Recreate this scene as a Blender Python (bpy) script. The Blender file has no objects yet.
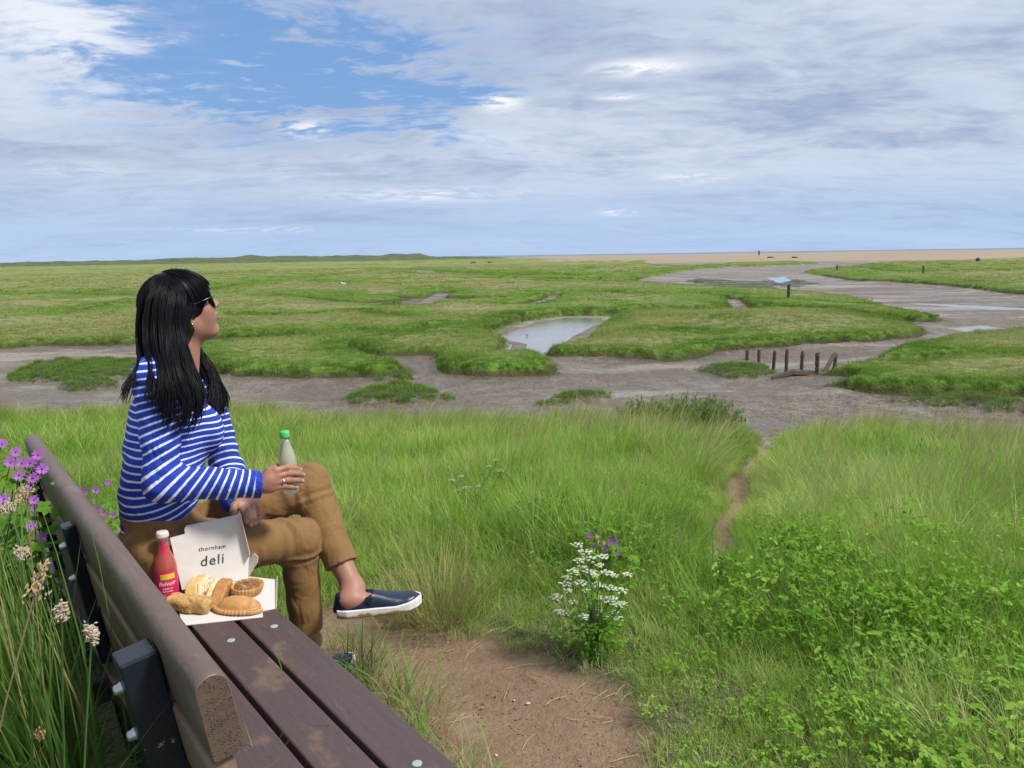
import bpy, math, random
import numpy as np
from mathutils import Vector, Matrix
rng = np.random.default_rng(7)
random.seed(7)
scene = bpy.context.scene
COL = scene.collection

# ------------------------------------------------------------------ camera
FPX = 765.0; CAM_H = 1.37
PITCH = math.radians(9.55); ROLL = math.radians(0.85)
_f = np.array([0, math.cos(PITCH), -math.sin(PITCH)]); _r = np.array([1., 0, 0]); _u = np.cross(_r, _f)
CR = _r*math.cos(ROLL)-_u*math.sin(ROLL); CU = _u*math.cos(ROLL)+_r*math.sin(ROLL); CF = _f
cam_d = bpy.data.cameras.new('camera'); cam = bpy.data.objects.new('camera', cam_d); COL.objects.link(cam)
cam_d.sensor_width = 36; cam_d.lens = FPX/1024*36; cam_d.clip_start = 0.05; cam_d.clip_end = 60000
M = Matrix(((CR[0], CU[0], -CF[0], 0), (CR[1], CU[1], -CF[1], 0), (CR[2], CU[2], -CF[2], CAM_H), (0, 0, 0, 1)))
cam.matrix_world = M; scene.camera = cam

def ray(x, y): return CF+CR*((x-512)/FPX)+CU*((384-y)/FPX)
def onz(x, y, z):
    d = ray(x, y); t = (z-CAM_H)/d[2]; return np.array([0, 0, CAM_H])+d*t
# bench frame: s runs along the bench, o points out of the seat towards the marsh
BA = math.radians(39.0)
BU = np.array([-math.sin(BA), math.cos(BA), 0]); BW = np.array([math.cos(BA), math.sin(BA), 0])
BENCH = Matrix(((BW[0], BU[0], 0, 0), (BW[1], BU[1], 0, 0), (0, 0, 1, 0), (0, 0, 0, 1)))   # (o, s, z) -> world
def P(x, y, s):   # (o, s, z) of the point seen at x, y at bench station s
    d = ray(x, y); t = s/(d@BU); q = np.array([0, 0, CAM_H])+d*t
    return np.array([q@BW, s, q[2]])

# ------------------------------------------------------------------ object helpers
def tag(o, label=None, cat=None, group=None, kind=None):
    if label: o['label'] = label
    if cat: o['category'] = cat
    if group: o['group'] = group
    if kind: o['kind'] = kind
    return o
def link(o, parent=None):
    COL.objects.link(o)
    if parent is not None: o.parent = parent
    return o
def empty(name, loc=(0, 0, 0), rz=0, mat=None):
    o = bpy.data.objects.new(name, None); COL.objects.link(o); o.empty_display_size = .1
    if mat is not None: o.matrix_world = mat
    else: o.location = loc; o.rotation_euler = (0, 0, rz)
    return o
def mesh_np(name, V, Fq, mat, parent=None, smooth=True, attrs=None, linkit=True):
    """V (n,3); Fq (m,4) or (m,3) or a list of such arrays"""
    me = bpy.data.meshes.new(name)
    Fs = [np.asarray(f) for f in (Fq if isinstance(Fq, list) else [Fq]) if len(f)]
    V = np.asarray(V, dtype=np.float32)
    me.vertices.add(len(V)); me.vertices.foreach_set('co', V.ravel())
    loops = np.concatenate([f.ravel() for f in Fs]).astype(np.int32)
    sizes = np.concatenate([np.full(len(f), f.shape[1]) for f in Fs]).astype(np.int32)
    starts = np.concatenate([[0], np.cumsum(sizes)[:-1]]).astype(np.int32)
    me.loops.add(len(loops)); me.loops.foreach_set('vertex_index', loops)
    me.polygons.add(len(sizes)); me.polygons.foreach_set('loop_start', starts); me.polygons.foreach_set('loop_total', sizes)
    me.polygons.foreach_set('use_smooth', np.full(len(sizes), smooth))
    me.update(calc_edges=True)
    for k, a in (attrs or {}).items():
        a = np.asarray(a, dtype=np.float32)
        if a.ndim == 1:
            at = me.attributes.new(k, 'FLOAT', 'POINT'); at.data.foreach_set('value', a)
        else:
            at = me.attributes.new(k, 'FLOAT_VECTOR', 'POINT'); at.data.foreach_set('vector', a.ravel())
    if mat: me.materials.append(mat)
    o = bpy.data.objects.new(name, me)
    if linkit: link(o, parent)
    return o
class MB:
    """collects shapes into one mesh"""
    def __init__(s): s.v = []; s.f = []; s.n = 0
    def add(s, V, F):
        V = np.asarray(V, float); s.v.append(V); s.f += [tuple(int(i)+s.n for i in f) for f in F]; s.n += len(V)
    def build(s, name, mat, parent=None, smooth=False, bevel=0, seg=2, autos=None):
        me = bpy.data.meshes.new(name); me.from_pydata(np.concatenate(s.v).tolist(), [], s.f); me.update()
        if mat: me.materials.append(mat)
        if smooth: me.polygons.foreach_set('use_smooth', [True]*len(me.polygons))
        o = bpy.data.objects.new(name, me); link(o, parent)
        if bevel:
            m = o.modifiers.new('bevel', 'BEVEL'); m.width = bevel; m.segments = seg; m.limit_method = 'ANGLE'; m.angle_limit = math.radians(40)
        return o
def box_vf(c, d, R=None):
    c = np.asarray(c, float); d = np.asarray(d, float)/2
    v = np.array([(x, y, z) for x in (-1, 1) for y in (-1, 1) for z in (-1, 1)])*d
    if R is not None: v = v@np.asarray(R).T
    return v+c, [(0, 1, 3, 2), (4, 6, 7, 5), (0, 4, 5, 1), (2, 3, 7, 6), (0, 2, 6, 4), (1, 5, 7, 3)]
def frame_from(d):
    d = np.asarray(d, float); d = d/np.linalg.norm(d)
    a = np.array([0, 0, 1.]) if abs(d[2]) < .9 else np.array([1., 0, 0])
    x = np.cross(a, d); x /= np.linalg.norm(x); y = np.cross(d, x); return x, y, d
def tube_vf(pts, rad, n=8, cap=True, squash=1.0):
    pts = np.asarray(pts, float); m = len(pts); rad = np.broadcast_to(rad, (m,)).astype(float)
    T = np.gradient(pts, axis=0); T /= np.linalg.norm(T, axis=1, keepdims=True)+1e-12
    x, y, _ = frame_from(T[0]); V = []
    for i in range(m):
        t = T[i]; x = x-t*(x@t); x /= np.linalg.norm(x); y = np.cross(t, x)
        a = np.arange(n)*2*math.pi/n
        V.append(pts[i]+rad[i]*(np.cos(a)[:, None]*x+squash*np.sin(a)[:, None]*y))
    V = np.concatenate(V); F = []
    for i in range(m-1):
        for j in range(n):
            k = (j+1) % n; F.append((i*n+j, i*n+k, (i+1)*n+k, (i+1)*n+j))
    if cap: F += [tuple(range(n-1, -1, -1)), tuple((m-1)*n+j for j in range(n))]
    return V, F
def lathe_vf(prof, n=40):
    prof = np.asarray(prof, float); m = len(prof); a = np.arange(n)*2*math.pi/n
    V = np.concatenate([np.stack([r*np.cos(a), r*np.sin(a), np.full(n, z)], 1) for r, z in prof]); F = []
    for i in range(m-1):
        for j in range(n):
            k = (j+1) % n; F.append((i*n+j, i*n+k, (i+1)*n+k, (i+1)*n+j))
    F += [tuple(range(n-1, -1, -1)), tuple((m-1)*n+j for j in range(n))]
    return V, F
def xf(V, R=np.eye(3), t=(0, 0, 0)): return np.asarray(V)@np.asarray(R).T+np.asarray(t)
def axes(x, y, z): return np.stack([x, y, z], 1)

# ------------------------------------------------------------------ noise in numpy
def _hash(ix, iy, iz, seed):
    h = (ix*374761393+iy*668265263+iz*2147483647+seed*1274126177) & 0xffffffff
    h = ((h ^ (h >> 13))*1274126177) & 0xffffffff
    return ((h ^ (h >> 16)) & 0xffff)/65535.0
def vnoise(x, y, z=None, seed=0):
    x = np.asarray(x, float); y = np.asarray(y, float); z = np.zeros_like(x) if z is None else np.asarray(z, float)
    ix, iy, iz = np.floor(x).astype(np.int64), np.floor(y).astype(np.int64), np.floor(z).astype(np.int64)
    fx, fy, fz = x-ix, y-iy, z-iz
    fx, fy, fz = [t*t*(3-2*t) for t in (fx, fy, fz)]
    r = 0
    for a in (0, 1):
        for b in (0, 1):
            for c in (0, 1):
                r = r+_hash(ix+a, iy+b, iz+c, seed)*(fx if a else 1-fx)*(fy if b else 1-fy)*(fz if c else 1-fz)
    return r*2-1
def fbm(x, y, z=None, seed=0, o=4, g=.5):
    r = 0; a = 1; t = 0
    for i in range(o):
        k = 2.03**i
        r = r+a*vnoise(x*k+i*17.3, y*k-i*9.1, None if z is None else z*k, seed+i); t += a; a *= g
    return r/t
def sstep(a, b, x):
    t = np.clip((x-a)/(b-a), 0, 1); return t*t*(3-2*t)

# ------------------------------------------------------------------ implicit surfaces (for bodies, clothes, food)
class Field:
    def __init__(s, lo, hi, h):
        s.lo = np.array(lo, float); s.h = h; s.n = np.ceil((np.array(hi)-s.lo)/h).astype(int)+1
        s.D = np.full(s.n, 1.0, np.float32)
    def sub(s, lo, hi):
        a = np.clip(np.floor((np.asarray(lo)-s.lo)/s.h).astype(int), 0, s.n); b = np.clip(np.ceil((np.asarray(hi)-s.lo)/s.h).astype(int)+1, 0, s.n)
        sl = tuple(slice(x, y) for x, y in zip(a, b))
        g = [s.lo[i]+s.h*np.arange(a[i], b[i]) for i in range(3)]
        return sl, np.meshgrid(*g, indexing='ij')
    def put(s, sl, d, k, mode='u'):
        A = s.D[sl]; d = d.astype(np.float32)
        if A.size == 0: return
        if mode == 'u':
            if k > 0:
                h = np.clip(.5+.5*(A-d)/k, 0, 1); A[...] = A*(1-h)+d*h-k*h*(1-h)
            else: A[...] = np.minimum(A, d)
        else:
            d = -d
            if k > 0:
                h = np.clip(.5+.5*(d-A)/k, 0, 1); A[...] = A*(1-h)+d*h+k*h*(1-h)
            else: A[...] = np.maximum(A, d)
    def cone(s, a, b, ra, rb=None, k=.01, disp=None, mode='u'):
        a = np.asarray(a, float); b = np.asarray(b, float); rb = ra if rb is None else rb
        m = max(ra, rb)+k+3*s.h+.006
        sl, (X, Y, Z) = s.sub(np.minimum(a, b)-m, np.maximum(a, b)+m)
        ab = b-a; L2 = ab@ab+1e-12
        t = np.clip(((X-a[0])*ab[0]+(Y-a[1])*ab[1]+(Z-a[2])*ab[2])/L2, 0, 1)
        d = np.sqrt((X-a[0]-t*ab[0])**2+(Y-a[1]-t*ab[1])**2+(Z-a[2]-t*ab[2])**2)-(ra+(rb-ra)*t)
        if disp is not None: d = d-disp(X, Y, Z, t)
        s.put(sl, d, k, mode)
    def ell(s, c, r, R=None, k=.01, mode='u', disp=None):
        c = np.asarray(c, float); r = np.asarray(r, float); m = max(r)+k+3*s.h
        mm = (r+k+3*s.h) if R is None else m
        sl, (X, Y, Z) = s.sub(c-mm, c+mm)
        X = X-c[0]; Y = Y-c[1]; Z = Z-c[2]
        if R is not None:
            R = np.asarray(R); X, Y, Z = [R[0, i]*X+R[1, i]*Y+R[2, i]*Z for i in range(3)]
        k0 = np.sqrt((X/r[0])**2+(Y/r[1])**2+(Z/r[2])**2); k1 = np.sqrt((X/r[0]**2)**2+(Y/r[1]**2)**2+(Z/r[2]**2)**2)+1e-9
        d = k0*(k0-1)/k1
        if disp is not None: d = d-disp(X, Y, Z)
        s.put(sl, d, k, mode)
    def box(s, c, d, R=None, r=.003, k=.003, mode='u', disp=None):
        c = np.asarray(c, float); d = np.asarray(d, float)/2; m = float(np.linalg.norm(d))+k+3*s.h
        sl, (X, Y, Z) = s.sub(c-m, c+m); X = X-c[0]; Y = Y-c[1]; Z = Z-c[2]
        if R is not None:
            R = np.asarray(R); X, Y, Z = [R[0, i]*X+R[1, i]*Y+R[2, i]*Z for i in range(3)]
        q = [np.abs(v)-e+r for v, e in zip((X, Y, Z), d)]
        dd = np.sqrt(sum(np.maximum(v, 0)**2 for v in q))+np.minimum(np.maximum(np.maximum(q[0], q[1]), q[2]), 0)-r
        if disp is not None: dd = dd-disp(X, Y, Z)
        s.put(sl, dd, k, mode)
    def plane(s, p, n, k=.004):      # keep the side the normal points away from
        X, Y, Z = [s.lo[i]+s.h*np.arange(s.n[i]) for i in range(3)]
        d = (X[:, None, None]-p[0])*n[0]+(Y[None, :, None]-p[1])*n[1]+(Z[None, None, :]-p[2])*n[2]
        s.put((slice(None),)*3, -d.astype(np.float32), k, 's')
    def mesh(s):
        D = s.D; I = D < 0
        n = np.array(D.shape)
        c = np.zeros(n-1, np.int8)
        for a in (0, 1):
            for b in (0, 1):
                for e in (0, 1): c += I[a:n[0]-1+a, b:n[1]-1+b, e:n[2]-1+e]
        act = (c > 0) & (c < 8); cid = np.full(act.shape, -1, np.int64); ii = np.argwhere(act); cid[act] = np.arange(len(ii))
        acc = np.zeros((len(ii), 3)); cnt = np.zeros(len(ii))
        cor = [(a, b, e) for a in (0, 1) for b in (0, 1) for e in (0, 1)]
        val = {q: D[ii[:, 0]+q[0], ii[:, 1]+q[1], ii[:, 2]+q[2]].astype(float) for q in cor}
        for p in cor:
            for ax in range(3):
                if p[ax]: continue
                q = list(p); q[ax] = 1; q = tuple(q); va, vb = val[p], val[q]
                m = (va < 0) != (vb < 0); t = np.where(m, va/np.where(m, va-vb, 1), 0)
                pt = np.zeros((len(ii), 3)); pt[:] = p; pt[:, ax] = t
                acc[m] += pt[m]; cnt[m] += 1
        V = s.lo+(ii+acc/cnt[:, None])*s.h
        Q = []
        for ax in range(3):
            A = I[tuple(slice(0, -1) if i == ax else slice(None) for i in range(3))]; B = I[tuple(slice(1, None) if i == ax else slice(None) for i in range(3))]
            e = np.argwhere(A != B); o1, o2 = [(1, 2), (2, 0), (0, 1)][ax]
            ok = (e[:, o1] > 0) & (e[:, o2] > 0) & (e[:, o1] < n[o1]-1) & (e[:, o2] < n[o2]-1); e = e[ok]
            def cc(d1, d2):
                q = e.copy(); q[:, o1] += d1; q[:, o2] += d2; return cid[q[:, 0], q[:, 1], q[:, 2]]
            f = np.stack([cc(-1, -1), cc(0, -1), cc(0, 0), cc(-1, 0)], 1)
            ins = I[e[:, 0], e[:, 1], e[:, 2]]; f[~ins] = f[~ins][:, ::-1]; Q.append(f)
        F = np.concatenate(Q)
        # two rounds of light smoothing
        for _ in range(2):
            a = F.ravel(); b = np.roll(F, 1, 1).ravel(); c2 = np.roll(F, -1, 1).ravel()
            S = np.zeros_like(V); C = np.zeros(len(V))
            for t in (b, c2):
                for j in range(3): S[:, j] += np.bincount(a, V[t, j], len(V))
                C += np.bincount(a, minlength=len(V))
            V = V*.5+.5*S/np.maximum(C, 1)[:, None]
        return V, F

# ------------------------------------------------------------------ materials
def mat(name):
    m = bpy.data.materials.new(name); m.use_nodes = True; nt = m.node_tree; nt.nodes.clear()
    out = nt.nodes.new('ShaderNodeOutputMaterial'); b = nt.nodes.new('ShaderNodeBsdfPrincipled'); nt.links.new(b.outputs[0], out.inputs[0])
    return m, NT(nt), b
class NT:
    def __init__(s, nt): s.nt = nt
    def n(s, t, **k):
        nd = s.nt.nodes.new(t)
        for a, v in k.items(): setattr(nd, a, v)
        return nd
    def l(s, a, b): s.nt.links.new(a, b)
    def val(s, sock, v):
        if hasattr(v, 'is_linked') or isinstance(v, bpy.types.NodeSocket): s.l(v, sock)
        else:
            if hasattr(sock, 'default_value'):
                dv = sock.default_value
                if hasattr(dv, '__len__') and not hasattr(v, '__len__'): v = (v,)*len(dv)
                if hasattr(dv, '__len__') and len(dv) == 4 and len(v) == 3: v = tuple(v)+(1,)
            sock.default_value = v
    def coord(s, kind='Object'): return s.n('ShaderNodeTexCoord').outputs[kind]
    def attr(s, name, out='Fac'): return s.n('ShaderNodeAttribute', attribute_name=name).outputs[out]
    def map(s, vec, scale=(1, 1, 1), rot=(0, 0, 0), loc=(0, 0, 0)):
        m = s.n('ShaderNodeMapping'); s.l(vec, m.inputs[0]); m.inputs['Scale'].default_value = scale; m.inputs['Rotation'].default_value = rot; m.inputs['Location'].default_value = loc; return m.outputs[0]
    def noise(s, vec, scale=5, detail=4, rough=.55, dist=0, out=0):
        m = s.n('ShaderNodeTexNoise'); s.l(vec, m.inputs['Vector']); m.inputs['Scale'].default_value = scale; m.inputs['Detail'].default_value = detail
        m.inputs['Roughness'].default_value = rough; m.inputs['Distortion'].default_value = dist; return m.outputs[out]
    def vor(s, vec, scale=5, feature='F1', out='Distance', rnd=1):
        m = s.n('ShaderNodeTexVoronoi', feature=feature); s.l(vec, m.inputs['Vector']); m.inputs['Scale'].default_value = scale; m.inputs['Randomness'].default_value = rnd; return m.outputs[out]
    def ramp(s, fac, stops, interp='LINEAR'):
        r = s.n('ShaderNodeValToRGB'); s.val(r.inputs[0], fac); cr = r.color_ramp; cr.interpolation = interp
        while len(cr.elements) < len(stops): cr.elements.new(.5)
        for e, (p, c) in zip(cr.elements, stops): e.position = p; e.color = (c, c, c, 1) if not hasattr(c, '__len__') else tuple(c)+(1,)
        return r.outputs[0]
    def mix(s, fac, a, b, mode='MIX'):
        m = s.n('ShaderNodeMix', data_type='RGBA', blend_type=mode); s.val(m.inputs[0], fac); s.val(m.inputs[6], a); s.val(m.inputs[7], b); return m.outputs[2]
    def math(s, op, a, b=0.0, c=0.0):
        m = s.n('ShaderNodeMath', operation=op); s.val(m.inputs[0], a); s.val(m.inputs[1], b); s.val(m.inputs[2], c); return m.outputs[0]
    def vmath(s, op, a, b=(0, 0, 0)):
        m = s.n('ShaderNodeVectorMath', operation=op); s.val(m.inputs[0], a); s.val(m.inputs[1], b); return m
    def mr(s, v, a, b, c=0.0, d=1.0, smooth=False):
        m = s.n('ShaderNodeMapRange'); m.interpolation_type = 'SMOOTHSTEP' if smooth else 'LINEAR'; s.val(m.inputs[0], v)
        for i, q in enumerate((a, b, c, d)): m.inputs[i+1].default_value = q
        return m.outputs[0]
    def bump(s, h, dist=.01, strength=1.0):
        m = s.n('ShaderNodeBump'); s.l(h, m.inputs['Height']); m.inputs['Distance'].default_value = dist; m.inputs['Strength'].default_value = strength; return m.outputs[0]
    def sep(s, v):
        m = s.n('ShaderNodeSeparateXYZ'); s.l(v, m.inputs[0]); return m.outputs
def simple(name, col, rough=.6, var=.15, scale=30, bump=0, bscale=200, **kw):
    m, n, b = mat(name); co = n.coord()
    f = n.noise(co, scale, 4)
    c = n.mix(f, tuple(x*(1-var) for x in col), tuple(min(1, x*(1+var)) for x in col)); n.l(c, b.inputs['Base Color'])
    b.inputs['Roughness'].default_value = rough
    if bump: n.l(n.bump(n.noise(co, bscale, 3), bump), b.inputs['Normal'])
    for k, v in kw.items(): b.inputs[k.replace('_', ' ')].default_value = v
    return m
# ------------------------------------------------------------------ things placed in the bench frame
def thing(name, base, label, cat, group=None):
    base = np.array(base, float)
    o = empty(name, mat=BENCH@Matrix.Translation(Vector(base))); o['_b'] = 0; del o['_b']
    tag(o, label, cat, group); return o, base
def offs(V, base): return np.asarray(V)-base

# ---- recycled plastic timber
def plastic(name, col, dirt, rough=.42, gdir=1, dirt_amt=.55):
    m, n, b = mat(name); co = n.coord()
    st = n.noise(n.map(co, (14, .9, 14)), 6, 5, .6)
    pat = n.noise(n.map(co, (1, .6, 1)), 7, 5, .62)
    c = n.mix(st, tuple(x*.80 for x in col), tuple(x*1.22 for x in col))
    c = n.mix(n.mr(pat, .55, .66, 0, dirt_amt, True), c, dirt)
    sp = n.noise(co, 170, 2); c = n.mix(n.mr(sp, .66, .72, 0, .5), c, (.02, .015, .013))
    scr = n.noise(n.map(co, (60, 5, 60), (0, 0, .6)), 3, 2); c = n.mix(n.mr(scr, .66, .72, 0, .28), c, (.3, .25, .21))
    n.l(c, b.inputs['Base Color'])
    n.l(n.math('ADD', n.math('MULTIPLY', pat, .3), rough-.12), b.inputs['Roughness'])
    h = n.math('ADD', n.math('MULTIPLY', st, .5), n.math('MULTIPLY', n.noise(co, 90, 4), .5)); n.l(n.bump(h, .004, .55), b.inputs['Normal'])
    return m
M_SLAT = plastic('slat_plastic', (.080, .053, .049), (.24, .16, .09), .36, dirt_amt=.5)
M_RAIL = plastic('rail_plastic', (.135, .092, .072), (.22, .165, .12), .46)
M_BOARD = plastic('board_plastic', (.21, .135, .085), (.30, .21, .14), .6)
def endgrain():
    m, n, b = mat('rail_end_plastic'); co = n.coord()
    v = n.vor(co, 260); p = n.noise(co, 22, 3)
    c = n.mix(p, (.075, .046, .031), (.135, .086, .058)); pit = n.math('MULTIPLY', n.mr(v, .12, .3, 1, 0), n.mr(n.noise(co, 30, 2), .44, .56, 0, 1, True))
    c = n.mix(pit, c, (.012, .008, .006)); n.l(c, b.inputs['Base Color']); b.inputs['Roughness'].default_value = .62
    n.l(n.bump(n.math('SUBTRACT', n.noise(co, 60, 4), pit), .004, .8), b.inputs['Normal']); return m
M_END = endgrain()
def painted_steel():
    m, n, b = mat('black_paint'); co = n.coord()
    ch = n.noise(co, 38, 4, .7); c = n.mix(n.mr(ch, .66, .70, 0, 1), (.010, .014, .022), (.35, .3, .28)); n.l(c, b.inputs['Base Color'])
    b.inputs['Roughness'].default_value = .32; n.l(n.bump(n.noise(co, 120, 3), .0008), b.inputs['Normal']); return m
M_STEEL = painted_steel()
M_BOLT = simple('galvanised_bolt', (.55, .56, .56), .38, .15, 120, Metallic=.85)
M_PLUG = simple('bolt_cap', (.30, .40, .37), .6, .2, 200)

def board(mb, o0, o1, z0, z1, s0, s1, tilt=0, piv=None, r=.006, drift=0, sag=0, nseg=18):
    """rounded-corner board running along s"""
    pr = []
    for (cx, cz, a0) in ((o1-r, z1-r, 0), (o0+r, z1-r, 90), (o0+r, z0+r, 180), (o1-r, z0+r, 270)):
        for k in range(4):
            a = math.radians(a0+k*30); pr.append((cx+r*math.cos(a), cz+r*math.sin(a)))
    pr = np.array(pr); return extrude(mb, pr, s0, s1, tilt, piv, drift, sag, nseg)
def extrude(mb, pr, s0, s1, tilt=0, piv=None, drift=0, sag=0, nseg=18, caps=True):
    if piv is None: piv = pr.mean(0)
    c, s_ = math.cos(tilt), math.sin(tilt); q = pr-piv; q = np.stack([q[:, 0]*c-q[:, 1]*s_, q[:, 0]*s_+q[:, 1]*c], 1)+piv
    ss = np.concatenate([[s0, s0+.003], np.linspace(s0+.02, s1-.02, nseg), [s1-.003, s1]]); V = []
    cen = q.mean(0)
    for i, x in enumerate(ss):
        e = .0025 if i in (0, len(ss)-1) else 0
        d = q-cen; L = np.linalg.norm(d, axis=1, keepdims=True); qq = cen+d*(1-e/L)
        t = (x-s0)/(s1-s0)
        V.append(np.stack([qq[:, 0]+drift*(x-s0), np.full(len(q), x), qq[:, 1]-sag*4*t*(1-t)], 1))
    n = len(q); V = np.concatenate(V); F = []
    for i in range(len(ss)-1):
        for j in range(n):
            k = (j+1) % n; F.append((i*n+j, (i+1)*n+j, (i+1)*n+k, i*n+k))
    if caps: F += [tuple(range(n)), tuple((len(ss)-1)*n+j for j in range(n-1, -1, -1))]
    mb.add(V, F)

bench, B0 = thing('park_bench', (.5, 1.85, 0), 'brown recycled plastic park bench with rounded back rail, on the grassy bank', 'bench')
class BMB(MB):
    def add(s, V, F): super().add(np.asarray(V)-B0, F)
TILT = math.radians(9)
RS0, RS1 = .965, 2.775
def rail_o(s): return .269+.018*(s-RS0)
# top rail: flat sides, half-round top
pr = []
hw = .0225; zt = .838; zb = .711
for a in np.linspace(0, 180, 13): pr.append((hw*math.cos(math.radians(a)), zt-hw*1.05+hw*1.05*math.sin(math.radians(a))))
for a in (180, 225, 270): pr.append((-hw+.006+.006*math.cos(math.radians(a)), zb+.006+.006*math.sin(math.radians(a))))
for a in (270, 315, 360): pr.append((hw-.006+.006*math.cos(math.radians(a)), zb+.006+.006*math.sin(math.radians(a))))
pr = np.array(pr); pr[:, 0] += .269+.004
mb = BMB(); extrude(mb, pr, RS0, RS1, TILT, np.array([.273, .80]), drift=.018)
rail = mb.build('top_rail', M_RAIL, bench, smooth=True, bevel=0)
rail.data.materials.append(M_END)
for p in rail.data.polygons:
    if len(p.vertices) > 4: p.material_index = 1; p.use_smooth = False
rail['label'] = 'thick rounded top rail of the backrest'
for i, (zc, o0) in enumerate(((.650, .2695), (.530, .288))):
    mb = BMB(); board(mb, o0, o0+.034, zc-.053, zc+.053, RS0+.012, RS1-.01, TILT, drift=.018)
    mb.build('back_board', M_BOARD, bench, smooth=False)['label'] = 'pale brown backrest board under the top rail' if i == 0 else 'lowest backrest board'
for (o0, o1) in ((.288, .385), (.397, .495), (.506, .600), (.611, .711)):
    mb = BMB(); board(mb, o0, o1, .412, .450, .90, 2.80, 0, r=.005)
    mb.build('seat_slat', M_SLAT, bench)
def frame(sc_):
    root = []
    mb = BMB(); c = rail_o(sc_); pw, pd = (.054, .056) if sc_ < 1.5 else (.026, .040); c += (.027-pw/2)
    # reclined rear upright: square tube behind the boards
    a = np.array([c-.047, sc_, .792]); bta = np.array([c+.062, sc_, .03])
    d = (a-bta)/np.linalg.norm(a-bta); x = np.array([d[2], 0, -d[0]]); R = axes(x, np.array([0, 1., 0]), d)
    V, F = box_vf((a+bta)/2, (pw, pd, np.linalg.norm(a-bta)), R); mb.add(V, F)
    up = mb.build('rear_post', M_STEEL, bench, bevel=.004)
    mb = BMB(); mb.add(*box_vf((.48, sc_, .383), (.44, .05, .056))); mb.build('seat_bearer', M_STEEL, bench, bevel=.004)
    mb = BMB(); mb.add(*box_vf((.645, sc_, .186), (.054, .05, .336))); mb.build('front_leg', M_STEEL, bench, bevel=.004)
    for zz in (.745, .665, .54):
        t = (zz-a[2])/(bta[2]-a[2]); p = a+(bta-a)*t-x*pw/2
        prof = [(.0001, -.002), (.0095, -.002), (.0095, .003), (.0080, .0055), (.0080, .010), (.0062, .0130), (.0001, .0138)]
        V, F = lathe_vf(prof, 14); m_ = BMB(); m_.add(xf(V, axes(np.array([0, 1., 0]), d, -x), p), F)
        bo = m_.build('bolt', M_BOLT, bench, smooth=True)
for s_ in (1.19, 1.90, 2.60): frame(s_)
for (x_, y_) in ((231, 640), (274, 626), (417, 763), (316, 611)):
    q = onz(x_, y_, .4515); o_, s_ = q@BW, q@BU
    if x_ == 316: continue
    V, F = lathe_vf([(.0001, -.001), (.0095, -.001), (.0095, .0004), (.008, .001), (.0001, .0013)], 20)
    m_ = BMB(); m_.add(xf(V, t=(o_, s_, .4508)), F); m_.build('bolt_cap', M_PLUG, bench, smooth=False)
# ------------------------------------------------------------------ the woman
S0 = 2.33
pers, PB = thing('person', (.56, S0, 0), 'woman with long black hair, blue striped top and tan trousers sitting on the bench', 'person')
HC = P(180, 312, S0); hp = math.radians(17); HSC = .96
HX = np.array([math.cos(hp), 0, math.sin(hp)]); HY = np.array([0, 1., 0]); HZ = np.array([-math.sin(hp), 0, math.cos(hp)])
_ya = math.radians(-3); HX = HX*math.cos(_ya)+HY*math.sin(_ya); HY = np.cross(HZ, HX)
HR = axes(HX, HY, HZ)
def hd(x, y, z): return HC+HSC*(HX*x+HY*y+HZ*z)
NB = P(178, 380, S0)
shR, elR, wrR = P(155, 381, 2.17), P(164, 483, 2.13), P(266, 484, 2.05)
shL, elL, wrL = P(203, 392, 2.48), P(229, 472, 2.46), P(233, 500, 2.25)
hipR, knR, heR = P(160, 552, 2.24), P(298, 539, 2.21), P(306, 624, 2.22)
hipL, knL, heL = P(180, 540, 2.42), P(309, 484, 2.30), P(340, 560, 2.15)
anR, anL = P(311, 640, 2.255), P(353, 588, 2.085)
# feet frames: heel point on the sole, toe point on the sole
def foot_frame(heel, toe, roll=0, flat=False):
    x = toe-heel; L = np.linalg.norm(x); x = x/L
    z = np.array([0, 0, 1.])-x*x[2]; z /= np.linalg.norm(z); y = np.cross(z, x)
    c, s_ = math.cos(roll), math.sin(roll); y, z = y*c+z*s_, z*c-y*s_
    return heel, axes(x, y, z), L
q = P(337, 616, 2.075); ftL = foot_frame(q, P(422, 606, 1.955), 0)
q2 = onz(355, 664, .004); q2 = np.array([q2@BW, q2@BU, .004]); q = q2-np.array([.252, .035, 0])
d_ = q2-q; q = q2-d_/np.linalg.norm(d_)*.255; ftR = foot_frame(q, q2)

def wr(amp, fr, ph, dirv=(0, 0, 1)):
    dirv = np.array(dirv, float)
    def f(X, Y, Z, *_):
        u_ = X*dirv[0]+Y*dirv[1]+Z*dirv[2]
        w1 = vn3(X*9+ph, Y*9, Z*9)
        return amp*(np.sin(u_*fr+w1*3.2+ph)*.5+vn3(X*22, Y*22+ph, Z*22)*.7)
    return f
def vn3(x, y, z):      # cheap smooth pseudo-noise
    return (np.sin(x*1.3+1.7*np.sin(y*1.1+z*.7))+np.sin(y*1.7+1.3*np.sin(z*1.3+x*.5))+np.sin(z*1.5+1.9*np.sin(x*.9+y*.6)))/3

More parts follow.
